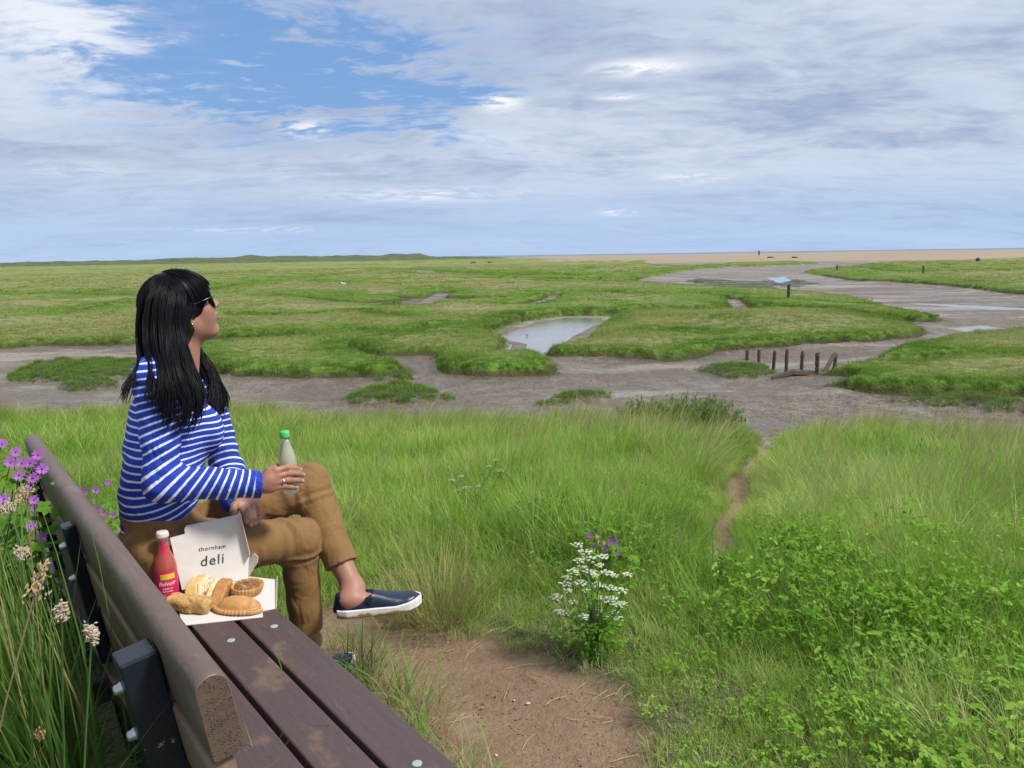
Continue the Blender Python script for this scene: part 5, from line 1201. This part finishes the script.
fringe('ground_cover', 'bush', 34, 1.0, .28, 2.15, 3.0, -.25, .10); fringe('grass', 'coarse', 330, 1.2, .45, 1.15, 2.5, -.30, .0); fringe('grass', 'coarse', 150, 1.0, .45, .7, 1.2, -.30, .08); fringe('grass', 'reed', 90, .95, .5, 1.32, 2.3, -.22, .02); fringe('grass', 'reed', 26, .8, .5, .85, 1.12, -.30, -.08); fringe('grass', 'reed', 170, 1.30, .46, 1.36, 1.86, .02, .15); fringe('ground_cover', 'bush', 16, .95, .15, 1.50, 1.88, -.18, -.04); fringe('dry_grass', 'straw', 60, 1.1, .4, .8, 2.4, -.25, .10)
# blades of the clump growing at the front edge of the seat and under the bench
def clump(name, kind, cx_, cy_, n, rad, sc, tn, z=None):
    X = cx_+rng.normal(0, rad, n); Y = cy_+rng.normal(0, rad, n); return scatter(name, PROTO[kind], np.stack([X, Y, bank_h(X, Y)], 1), rng.uniform(0, 6.28, n), sc*rng.uniform(.7, 1.2, n), np.clip(tn+.15*rng.normal(size=n), 0, 1), tilt=(rng.normal(0, .2, n), rng.normal(0, .2, n)))
def g0(px_, py_, z=0.0): q = onz(px_, py_, z); return q[0], q[1]
for (px_, py_, n, rad, sc) in ((395, 700, 9, .06, .62), (430, 735, 8, .06, .55), (375, 668, 9, .05, .55), (360, 640, 4, .05, .4), (450, 790, 10, .08, .6), (352, 690, 8, .05, .6)):
    clump('grass', 'coarse', *g0(px_, py_), max(3, n//2), rad, sc, .95)

# ---- salt-meadow blades on the marsh
def marsh_pts(n, r0, r1, band=None):
    X, Y = sample(n, r0, r1, -36, 37); R = np.hypot(X, Y); Z, d, lv = marsh_height(X, Y, R); ok = d > .02
    if band: ok &= (d < band) & (d > .12)
    return X[ok], Y[ok], Z[ok], d[ok], R[ok]
def marshgrow(kind, n, r0, r1, sc, band=None):
    X, Y, Z, d, R = marsh_pts(n, r0, r1, band); e = np.clip(d/np.clip(R*.10, 2.2, 9), 0, 1); tn = .14+.30*sstep(.1, 1.6, d)+.32*e+.85*fbm(X/2.6, Y/4, seed=111, o=5)+.08*rng.normal(size=len(X))
    return scatter('marsh_grass', PROTO[kind], np.stack([X, Y, Z-.02], 1), rng.uniform(0, 6.28, len(X)), sc*rng.uniform(.6, 1.3, len(X))*(1+.35*fbm(X/1.3, Y/1.3, seed=113, o=3)), np.clip(tn, 0, 1))
marshgrow('salt', 24000, 13, 34, .62); marshgrow('salt', 24000, 14, 40, .68, .9); marshgrow('saltbig', 15000, 30, 75, .52); marshgrow('saltbig', 14000, 65, 170, .85)
# sea-blite and algae fringe on the low banks
X, Y = sample(60000, 12, 30, -36, 37); R = np.hypot(X, Y); Z, d, lv = marsh_height(X, Y, R); ok = (lv > .12) & (d < 0)
scatter('marsh_plants', PROTO['salt'], np.stack([X, Y, Z-.01], 1)[ok], rng.uniform(0, 6.28, ok.sum()), rng.uniform(.35, .75, ok.sum()), np.clip(.0+.30*rng.uniform(size=ok.sum()), 0, 1))
# ------------------------------------------------------------------ single plants
M_STEM = simple('green_stem', (.10, .19, .045), .6, .3, 20); M_UMB = simple('white_florets', (.66, .69, .50), .7, .15, 60); M_MALL = simple('mauve_petals', (.30, .075, .38), .6, .35, 90); M_MALC = simple('mallow_centre', (.20, .05, .22), .6, .2, 60)
M_DRYST = simple('dry_stem', (.36, .25, .13), .75, .25, 40); M_DRYH = simple('dry_seed_head', (.40, .27, .15), .85, .35, 90); M_CREAM = simple('faded_florets', (.42, .35, .24), .85, .35, 90); M_DARKL = M_LEAFC
def gp(px_, py_):       # where the line of sight meets the bank
    q = hit(px_, py_); q[2] = float(bank_h(q[0:1], q[1:2])[0]); return q
def at_depth(px_, py_, r):
    d = ray(px_, py_); return np.array([0, 0, CAM_H])+d*(r/np.hypot(d[0], d[1]))
def bent(a, b, sag=.1, n=8, side=0):
    a = np.asarray(a, float); b = np.asarray(b, float); t = np.linspace(0, 1, n)[:, None]; L = np.linalg.norm(b-a); off = np.array([rng.normal(), rng.normal(), 0])*L*sag*.5
    return a+(b-a)*t+off*np.sin(t*math.pi)
def umbel(c, r, mb_st, mb_fl, nray=11):
    base = c-np.array([0, 0, r*.9])
    for k in range(nray):
        a = k*2.4+rng.uniform(-.3, .3); rr = r*math.sqrt((k+.5)/nray); tip = c+np.array([rr*math.cos(a), rr*math.sin(a), -.25*rr*rr/r+rng.uniform(-.1, .1)*r])
        V, F = tube_vf(np.array([base, tip]), [.0009, .0007], 4, cap=False); mb_st.add(V, F)
        for j in range(15):
            aa = rng.uniform(0, 6.28); q = tip+np.array([math.cos(aa), math.sin(aa), 0])*r*.20*math.sqrt(rng.uniform())+[0, 0, rng.uniform(0, .003)]; s_ = rng.uniform(.0018, .0034)
            x = np.array([math.cos(aa*3), math.sin(aa*3), rng.uniform(-.3, .3)]); y = np.array([-math.sin(aa*3), math.cos(aa*3), rng.uniform(-.3, .3)])
            mb_fl.add([q+x*s_, q+y*s_*.7+[0, 0, .0006], q-x*s_, q-y*s_*.7+[0, 0, .0006]], [(0, 1, 2, 3)])
def umbel_plant(base, heads, lab, group=None, name='cow_parsley', r=.022, leaves=60, cat_='plant', fl=None):
    o = empty(name, loc=tuple(base)); tag(o, lab, cat_, group); st = MB(); fm = MB(); n_ = 0
    hub = np.array([0, 0, .12])
    for h in heads:
        hloc = np.asarray(h)-base; j = hub*rng.uniform(.4, 1.2)+(hloc-hub)*rng.uniform(.15, .3); V, F = tube_vf(bent((rng.normal()*.02, rng.normal()*.02, 0), j, .1), .0028, 5, cap=False); st.add(V, F); V, F = tube_vf(bent(j, hloc-[0, 0, .018], .12), np.linspace(.0022, .0012, 8), 5, cap=False); st.add(V, F)
        fm = MB(); umbel(hloc, r*rng.uniform(.7, 1.25), st, fm); fm.build('flower_head', fl or M_UMB, o)
    st.build('stem', M_STEM, o, smooth=True)
    t = Tuft()
    for i in range(leaves):
        h = np.asarray(heads[rng.integers(len(heads))])-base; p = h*rng.uniform(.1, .85)+np.array([rng.normal(), rng.normal(), 0])*.035; p[2] = abs(p[2])
        for k in range(5): t.leaf(p+rng.normal(size=3)*.008, np.array([rng.uniform(-.7, .7), rng.uniform(-.7, .7), 1]), rng.uniform(0, 6.28), rng.uniform(.014, .028), rng.uniform(.006, .012), rng.uniform())
    lo = t.obj('foliage', M_LEAFC); link(lo, o); return o
b = gp(596, 660); rb = np.hypot(b[0], b[1])
HP = [(577, 544), (585, 551), (603, 556), (590, 571), (573, 571), (581, 567), (567, 577), (595, 575), (556, 596), (573, 602), (566, 612), (592, 608), (602, 585), (611, 587), (621, 590), (614, 575), (608, 600), (619, 604), (614, 612), (605, 616), (618, 618), (559, 611), (600, 565), (586, 590), (627, 574), (581, 582), (597, 597), (607, 572), (589, 558), (568, 590), (612, 598), (600, 611), (579, 560), (623, 603), (584, 616), (566, 583), (598, 584)]
umbel_plant(b, [at_depth(x, y, rb+rng.uniform(-.10, .14)) for x, y in HP], 'white-flowered umbel plant at the edge of the bare earth', r=.020, leaves=150)
b2 = gp(478, 520); rb2 = np.hypot(b2[0], b2[1])
umbel_plant(b2, [at_depth(x, y, rb2+rng.uniform(-.1, .1)) for x, y in ((452, 480), (461, 476), (466, 487), (489, 466), (496, 460), (500, 470), (458, 490), (479, 486))], 'faint greenish-white umbel plant deep in the long grass', r=.02, leaves=50, fl=simple('pale_florets', (.42, .50, .28), .7, .1, 60))
b3 = gp(548, 530); rb3 = np.hypot(b3[0], b3[1])
umbel_plant(b3, [at_depth(x, y, rb3+rng.uniform(-.1, .1)) for x, y in ((532, 499), (540, 497), (550, 504), (545, 508))], 'small pale umbel plant in the grass left of the footpath', r=.018, leaves=30, fl=bpy.data.materials['pale_florets'])
def mallow_flower(mb, mc, c, nrm, r):
    x, y, z = frame_from(nrm)
    for k in range(5):
        a = k*2*math.pi/5+rng.uniform(-.1, .1); d = x*math.cos(a)+y*math.sin(a); e = np.cross(z, d)
        pts = [(.08, 0, 0), (.50, .34, .12), (.97, .44, .22), (.88, .03, .18), (.97, -.40, .22), (.50, -.34, .12)]
        mb.add([c+(d*p+e*q+z*h)*r for p, q, h in pts], [(0, 1, 3), (1, 2, 3), (0, 3, 5), (3, 4, 5)])
    V, F = lathe_vf([(.0001, 0), (.12*r, .02*r), (.12*r, .25*r), (.0001, .35*r)], 8); mc.add(xf(V, axes(x, y, z), c), F)
def mallow(base, flowers, lab, spread, nleaf=160, r=.0145):
    o = empty('mallow', loc=tuple(base)); tag(o, lab, 'plant'); st = MB(); t = Tuft()
    for (f, nn) in flowers:
        c = np.asarray(f)-base; V, F = tube_vf(bent((rng.normal()*.05, rng.normal()*.05, 0), c, .12), np.linspace(.0035, .0012, 8), 5, cap=False); st.add(V, F)
        pm = MB(); mc = MB(); mallow_flower(pm, mc, c, nn, r*rng.uniform(.8, 1.15)); pf = pm.build('flower', M_MALL, o); mc.build('flower_centre', M_MALC, pf)
    top = np.mean([np.asarray(f)-base for f, _ in flowers], axis=0)
    for i in range(nleaf):
        c = np.asarray(flowers[rng.integers(len(flowers))][0])-base; p = c*rng.uniform(.25, .97)+np.array([rng.normal(), rng.normal(), rng.normal()*.5])*spread-[0, 0, .02]; p[2] = max(p[2], .02); rr = rng.uniform(); a0 = rng.uniform(0, 6.28); nn = np.array([rng.uniform(-.6, .6), rng.uniform(-.9, .3), 1])
        for k in range(5): t.leaf(p, nn, a0+k*.9, rng.uniform(.016, .030), rng.uniform(.014, .022), rr)
    st.build('stem', M_STEM, o, smooth=True); lo = t.obj('foliage', M_LEAFC); link(lo, o); return o
fpt = lambda x, y, r: (at_depth(x, y, r), np.array([-at_depth(x, y, r)[0]*.5, -at_depth(x, y, r)[1]*.6, .55])+rng.normal(size=3)*.15)
bq = onz(12, 640, 0); 
mallow(np.array([-1.50, 1.88, 0]), [fpt(x, y, r_) for x, y, r_ in ((16, 452, 2.28), (38, 455, 2.26), (19, 475, 2.24), (42, 469, 2.27), (30, 463, 2.30), (4, 499, 2.2), (34, 500, 2.24), (27, 489, 2.25), (-14, 470, 2.3), (22, 463, 2.26), (11, 462, 2.24), (33, 478, 2.26), (36, 508, 2.3), (31, 526, 2.1), (41, 537, 2.2), (2, 444, 2.4))], 'purple-flowered mallow crowding the far end of the bench rail', .06, 240)
bm = gp(97, 560); rm = np.hypot(bm[0], bm[1])
mallow(bm, [fpt(x, y, rm+rng.uniform(-.2, .1)) for x, y in ((78, 488), (84, 492), (91, 502), (108, 482), (99, 508), (104, 513), (113, 515), (96, 490))], 'purple-flowered mallow standing behind the woman and the rail', .09, 170, .018)
bm = gp(606, 600); rm = np.hypot(bm[0], bm[1])+.15
mallow(bm, [fpt(x, y, rm+rng.uniform(-.1, .1)) for x, y in ((590, 535), (594, 546), (606, 548), (617, 545), (618, 552), (600, 541), (612, 540))], 'small purple-flowered plant just above the white umbels', .05, 50, .016)
# straw-coloured grass tuft beside the shoe, tussocks at the slope top
def tussock(px_, py_, n, rad, sc, kind, tn, lab, name='grass_tussock', cat_='grass tuft', tilt=.25):
    b = gp(px_, py_); t = Tuft()
    for i in range(n*36): x_, y_ = rng.normal(0, rad, 2); a = math.atan2(y_, x_)+rng.normal()*.8; t.blade((x_, y_, -.02), a, sc*rng.uniform(.2, .48), rng.uniform(.0022, .0042), rng.uniform(.2, .9), rng.uniform(.02, .3)+min(.5, math.hypot(x_, y_)*1.5), 5, rng.uniform(-.8, .8))
    o = t.obj(name, M_STRAWC); link(o); o.location = b; tag(o, lab, cat_); return o
tussock(440, 618, 11, .075, .95, 'straw', .35, 'straw-coloured grass tuft just behind the toe of the dangling shoe')
tussock(505, 428, 26, .22, .9, 'straw', .2, 'olive grass tussock on the crest above the mud, left of the big shrub')
tussock(440, 432, 12, .16, .7, 'straw', .3, 'small dry tussock at the top of the bank edge, furthest left')
def shrub(px_, py_, w_, h_, n, lab):
    b = gp(px_, py_); o = empty('sea_blite_shrub', loc=tuple(b)); tag(o, lab, 'shrub'); st = MB(); t = Tuft()
    for i in range(n):
        a = rng.uniform(0, 6.28); rr = w_*math.sqrt(rng.uniform()); hh = h_*rng.uniform(.45, 1)*(1-.5*(rr/w_)**2); tip = np.array([rr*math.cos(a), rr*math.sin(a)*.7, hh]); s_ = bent((rr*.3*math.cos(a), rr*.3*math.sin(a), 0), tip, .15)
        V, F = tube_vf(s_, np.linspace(.006, .002, 8), 4, cap=False); st.add(V, F); rd = rng.uniform()
        for k in range(34):
            q = s_[rng.integers(2, 8)]+rng.normal(size=3)*.012; t.blade(q, rng.uniform(0, 6.28), rng.uniform(.04, .09), rng.uniform(.010, .018), .3, rng.uniform(.1, .9), 2, rnd=rd*.9)
    st.build('stem', M_DRYST, o, smooth=True); lo = t.obj('foliage', M_SHRUB); link(lo, o); return o
M_SHRUB = grassmat('shrub_leaves', [(0, (.050, .130, .020)), (.5, (.095, .220, .032)), (1, (.17, .29, .05))], (.16, .28, .05), ((.17, .12, .06), .9), .25, .7, const=.4)
shrub(690, 436, .80, .66, 270, 'dense green bushy shrub on the bank crest beside the footpath'); shrub(640, 428, .45, .50, 90, 'smaller brownish shrub touching the left side of the dense green bush')
# dry flower stalks behind the bench
def dry_stalk(base, tip, L, lab, mh, kind=0, name='dry_stalk'):
    o = empty(name, loc=tuple(base)); tag(o, lab, 'plant', 'dried stalks behind the bench'); tip = np.asarray(tip)-base; st = MB(); hd_ = MB()
    pts = bent((0, 0, 0), tip, .10, 10); V, F = tube_vf(pts, np.linspace(.0016, .0009, 10), 5, cap=False); st.add(V, F); st.build('stem', M_DRYST if kind == 0 else M_STEM, o, smooth=True)
    d = pts[-1]-pts[-2]; d /= np.linalg.norm(d); d = d*.5+rng.normal(size=3)*.5; d /= np.linalg.norm(d)
    L = L*(.72 if kind == 0 else .48)
    for i in range(110 if kind == 0 else 170):
        t = rng.uniform(); 
        if kind == 0: q = tip+d*L*(t-.2)+rng.normal(size=3)*.0045*(1.3-t)
        else:
            a = rng.uniform(0, 6.28); rr = L*.55*math.sqrt(t); q = tip+np.array([rr*math.cos(a), rr*math.sin(a), rng.normal()*.004])
        s_ = rng.uniform(.0012, .0028); x, y, z = frame_from(d+rng.normal(size=3)*.5); hd_.add([q+z*s_*1.4, q+x*s_*.6, q+y*s_*.6, q-x*s_*.6, q-y*s_*.6, q-z*s_], [(0, 1, 2), (0, 2, 3), (0, 3, 4), (0, 4, 1), (5, 2, 1), (5, 3, 2), (5, 4, 3), (5, 1, 4)])
    hd_.build('seed_head', mh, o); return o
DS = [((36, 590), .045, M_DRYH, 0, 'pale drooping seed head hanging lowest of those left of the rail'), ((15, 600), .06, M_DRYH, 0, 'tan seed plume at the left picture edge'), ((46, 640), .06, M_DRYH, 0, 'long tan seed spike left of the steel post top'),
      ((62, 612), .022, M_CREAM, 1, 'small cream dried head close to the lower backrest board'), ((92, 634), .020, M_CREAM, 1, 'tiny pale dried head touching the backrest board'), ((22, 553), .035, M_CREAM, 1, 'flat cream umbel below the purple flowers'),
      ((8, 508), .040, M_CREAM, 1, 'pale yellow flat umbel left of the purple flowers'), ((110, 705), .050, M_CREAM, 1, 'pinkish white fading umbel under the upper post bolt'), ((3, 722), .030, M_CREAM, 1, 'pale umbel at the left edge near the bottom'),
      ((50, 672), .035, M_DRYH, 0, 'rusty brown seed head left of the steel post'), ((25, 490), .05, M_DRYH, 0, 'brown seed stalk among the purple flowers'), ((52, 515), .09, M_DRYH, 0, 'long brown seed spike against the rail'), ((60, 548), .06, M_DRYH, 0, 'brown seed spike hanging beside the rear bracket'),
      ((72, 590), .08, M_DRYH, 0, 'thin brown seed spike along the edge of the backrest'), ((40, 735), .03, M_DRYH, 1, 'dark dried head near the bottom left corner'), ((85, 745), .03, M_CREAM, 1, 'small dried head beside the lower post bolt')]
for (p_, L_, m_, k_, lab) in DS:
    dr = ray(p_[0], p_[1]); oo = rng.uniform(.0, .07); tip = None
    for r_ in np.arange(2.3, .6, -.03):      # the farthest place on this side of the rail that is still above the grass
        q = at_depth(p_[0], p_[1], r_)
        if q@BW < .13-oo and q[2] > (.50 if p_[1] < 640 else .34): tip = q; break
    if tip is None: continue
    ang_ = rng.uniform(1.2, 4.4); base = np.array([tip[0]+.34*math.cos(ang_), tip[1]+.34*math.sin(ang_), 0])
    if base@BW > .12: base = base-BW*(base@BW-.12); dry_stalk(base, tip, L_, lab, m_, k_)
# straws and small stones on the bare earth
mb = MB()
for i in range(420):
    t = rng.uniform(); 
    px_ = rng.uniform(395, 665); py_ = rng.uniform(615, 790); q = onz(px_, py_, .0)
    dd = polydist(np.array([q[0]]), np.array([q[1]]), DIRT)[0]
    if dd < -.1 or rng.uniform() > (.35 if dd < .16 else .07): continue
    a = rng.normal(.4, .8); L = rng.uniform(.02, .12); z = float(bank_h(q[0:1], q[1:2])[0])-.028*sstep(-.06, .08, dd)+.005
    p = np.array([(-.5, 0, 0), (0, rng.uniform(-.08, .08), rng.uniform(.0, .06)), (.5, rng.uniform(-.1, .1), .01)])*L; c, s_ = math.cos(a), math.sin(a); p = np.stack([p[:, 0]*c-p[:, 1]*s_, p[:, 0]*s_+p[:, 1]*c, p[:, 2]], 1)+[q[0], q[1], z]
    V, F = tube_vf(p, [.0006, .0010, .0005], 4, cap=False); mb.add(V, F)
mb.build('straw_litter', simple('straw', (.46, .36, .20), .8, .2, 50))['kind'] = 'stuff'
M_STONE = simple('pale_stone', (.52, .45, .36), .8, .25, 40)
def pebble(px_, py_, s_, lab):
    q = onz(px_, py_, -.02); z = float(bank_h(q[0:1], q[1:2])[0])-.028; F = Field((-s_*1.5,)*3, (s_*1.5,)*3, s_/6); F.ell((0, 0, 0), (s_, s_*.7, s_*.5), k=0, disp=lambda X, Y, Z: s_*.15*vn3(X*2.5/s_, Y*2.5/s_, Z*2.5/s_+px_)); V, Fq = F.mesh(); o = mesh_np('pebble', V, Fq, M_STONE); o.location = (q[0], q[1], z+s_*.35); o.rotation_euler = (0, 0, px_); tag(o, lab, 'pebble', 'pale pebbles on the bare earth')
pebble(528, 702, .0075, 'brightest pebble near the middle of the bare earth patch'); pebble(514, 698, .0055, 'dull pebble just left of the bright one on the bare earth'); pebble(496, 752, .006, 'small pale pebble near the bottom edge of the bare earth'); pebble(646, 718, .006, 'pale pebble at the right rim of the bare earth'); pebble(448, 641, .006, 'pebble at the top rim of the bare earth near the straw tuft')
mb = MB()
for i in range(900):
    px_ = rng.uniform(395, 660); py_ = rng.uniform(618, 790); q = onz(px_, py_, -.02)
    if polydist(np.array([q[0]]), np.array([q[1]]), DIRT)[0] < 0: continue
    s_ = rng.uniform(.0012, .0040); z = float(bank_h(q[0:1], q[1:2])[0])-.030+s_*.2; V, F = box_vf((0, 0, 0), (s_*2, s_*1.5, s_), np.array(Matrix.Rotation(rng.uniform(0, 3), 3, Vector((rng.normal(), rng.normal(), 1)))) ); mb.add(V*(1+.2*rng.normal(size=V.shape))+[q[0], q[1], z], F)
mb.build('soil_crumbs', simple('crumbs', (.25, .165, .10), .9, .35, 30))['kind'] = 'stuff'
# young grass shoots in the gaps of the seat
for i, (px_, py_, lab) in enumerate(((291, 668, 'green sprig growing through the gap between the two front slats'), (259, 752, 'thin shoot beside the second gap at the bottom of the seat'), (340, 722, 'folded green blade in the front gap of the seat'), (242, 690, 'fine shoot in the middle gap of the seat'))):
    q = seat(px_, py_, .45); wq = np.array(BENCH@Vector(q)); t = Tuft()
    for k in range(5): t.blade((rng.normal()*.003, rng.normal()*.003, -.10), rng.uniform(0, 6.28), rng.uniform(.13, .165), .004, rng.uniform(.3, 1.0), rng.uniform(0, .08), 5)
    o = t.obj('grass_sprig', M_LEAFC); link(o); o.location = wq; tag(o, lab, 'grass blade')
# ------------------------------------------------------------------ sky and sun
SUN_AZ = math.radians(112); SUN_EL = math.radians(52)     # azimuth from +Y towards +X
w = bpy.data.worlds.new('World'); scene.world = w; w.use_nodes = True
wn = NT(w.node_tree); bg = w.node_tree.nodes['Background']
sky = wn.n('ShaderNodeTexSky', sky_type='NISHITA'); sky.sun_disc = False; sky.sun_elevation = SUN_EL; sky.sun_rotation = SUN_AZ
sky.air_density = 1.0; sky.dust_density = .6; sky.ozone_density = 2.0
d = wn.coord('Generated'); dn = wn.vmath('NORMALIZE', d).outputs[0]; sx, sy, sz = wn.sep(dn)
den = wn.math('ADD', wn.math('MAXIMUM', sz, 0.0), .16)
cx = wn.math('DIVIDE', sx, den); cy = wn.math('DIVIDE', sy, den)
cv = wn.n('ShaderNodeCombineXYZ'); wn.l(cx, cv.inputs[0]); wn.l(cy, cv.inputs[1]); cp = cv.outputs[0]
def spot(px_, py_, rx, ry):      # soft elliptical patch of sky round one direction
    v = ray(px_, py_); az = math.atan2(v[0], v[1]); el = math.asin(v[2]/np.linalg.norm(v))
    a = wn.math('ARCTAN2', sx, sy); e = wn.math('ARCSINE', sz)
    q = wn.math('ADD', wn.math('POWER', wn.math('ABSOLUTE', wn.math('DIVIDE', wn.math('SUBTRACT', a, az), rx)), 2.0), wn.math('POWER', wn.math('ABSOLUTE', wn.math('DIVIDE', wn.math('SUBTRACT', e, el), ry)), 2.0))
    return wn.math('EXPONENT', wn.math('MULTIPLY', q, -1.0))
warp = wn.noise(wn.map(cp, (.8, .8, .8)), 1.2, 3, out=1)
cpw = wn.vmath('ADD', cp, wn.vmath('SCALE', warp).outputs[0]).outputs[0]
sc_ = wn.vmath('SCALE', warp); sc_.inputs[3].default_value = .5; cpw = wn.vmath('ADD', cp, sc_.outputs[0]).outputs[0]
big = wn.noise(wn.map(cpw, (.6, .9, 1), loc=(3.1, 1.7, 0)), .9, 7, .5)
fine = wn.noise(wn.map(cpw, (.9, 1.5, 1), loc=(1.3, 7.7, 0)), 3.0, 8, .55)
dark = wn.noise(wn.map(cpw, (.35, .8, 1), loc=(5.3, 2.2, 0)), 1.1, 6, .55)
def addm(*a):
    r = a[0]
    for x in a[1:]: r = wn.math('ADD', r, x)
    return r
def mul(a, b): return wn.math('MULTIPLY', a, b)
hole = addm(mul(spot(330, 62, .15, .065), 1.0), mul(spot(190, 22, .10, .05), .9), mul(spot(455, 100, .06, .03), .5), mul(spot(300, 105, .09, .03), .75), mul(spot(60, 60, .05, .02), .7), mul(spot(200, 110, .10, .03), .45), mul(spot(560, 25, .05, .02), .4), mul(spot(420, 130, .05, .02), .5), mul(spot(590, 150, .2, .02), .2))
wisp = wn.noise(wn.map(cpw, (1.0, 1.7, 1), loc=(2.3, 4.7, 0)), 9, 7, .6)
cov = addm(mul(big, .45), mul(fine, .45), mul(wisp, .20), .085, mul(mul(hole, wn.mr(addm(mul(fine, .5), mul(wisp, .5)), .38, .60, 1.5, .25)), -.27))
dens = wn.mr(cov, .36, .62, 0.0, 1.0, True)
lowband = wn.mr(sz, .02, .13, 1.0, 0.0, True)         # clear bluish band low over the sea
lowband2 = mul(lowband, wn.mr(fine, .3, .75, 1.0, .55))
dens = mul(dens, wn.math('SUBTRACT', 1.0, mul(lowband2, .92)))
shade = wn.mr(addm(mul(dark, .5), mul(fine, .32), mul(wisp, .18), mul(spot(800, 125, .17, .05), .10), mul(spot(330, 20, .9, .02), .0), mul(spot(560, 60, .14, .05), .05), mul(spot(120, 130, .35, .12), -.05), mul(spot(60, 30, .12, .05), -.1)), .38, .66, 0.0, 1.0, True)
ccol = wn.mix(shade, (4.95, 5.45, 6.35), (2.3, 2.95, 4.3))
hl = addm(spot(640, 68, .055, .010), mul(spot(500, 102, .03, .012), .9), mul(spot(310, 130, .03, .010), .8), mul(spot(430, 195, .17, .012), .7), mul(spot(620, 212, .03, .006), .8), mul(spot(690, 178, .05, .010), .7), mul(spot(620, 97, .03, .004), .7), mul(spot(60, 15, .1, .05), .5), mul(spot(250, 230, .18, .006), .5), mul(spot(80, 170, .1, .012), .4))
hlm = wn.math('MINIMUM', mul(hl, wn.mr(addm(mul(fine, .4), mul(wisp, .6)), 0.41, .56, .0, 1.25, True)), 1.0)
ccol = wn.mix(hlm, ccol, (6.9, 7.1, 7.4))
dens = wn.math('MAXIMUM', dens, hlm)
blue = wn.mix(.75, sky.outputs[0], (1.3, 2.6, 5.1))
blue = wn.mix(lowband, blue, (3.0, 4.25, 6.2))
fin = wn.mix(dens, blue, ccol)
wn.l(fin, bg.inputs[0]); bg.inputs[1].default_value = .1
sd = bpy.data.lights.new('sun', 'SUN'); so = bpy.data.objects.new('sun', sd); COL.objects.link(so)
sd.energy = 3.2; sd.angle = math.radians(10); sd.color = (1, .95, .87)
v = Vector((math.sin(SUN_AZ)*math.cos(SUN_EL), math.cos(SUN_AZ)*math.cos(SUN_EL), math.sin(SUN_EL)))
so.rotation_euler = v.to_track_quat('Z', 'Y').to_euler(); so.location = (3, -3, 8)
scene.view_settings.view_transform = 'Standard'; scene.view_settings.look = 'None'; scene.view_settings.exposure = .50; scene.view_settings.gamma = 1
scene.cycles.max_bounces = 4; scene.cycles.diffuse_bounces = 3; scene.cycles.glossy_bounces = 2; scene.cycles.transmission_bounces = 4; scene.cycles.transparent_max_bounces = 4; scene.cycles.use_adaptive_sampling = True; scene.cycles.adaptive_threshold = .02; scene.cycles.use_denoising = True
scene.render.film_transparent = False
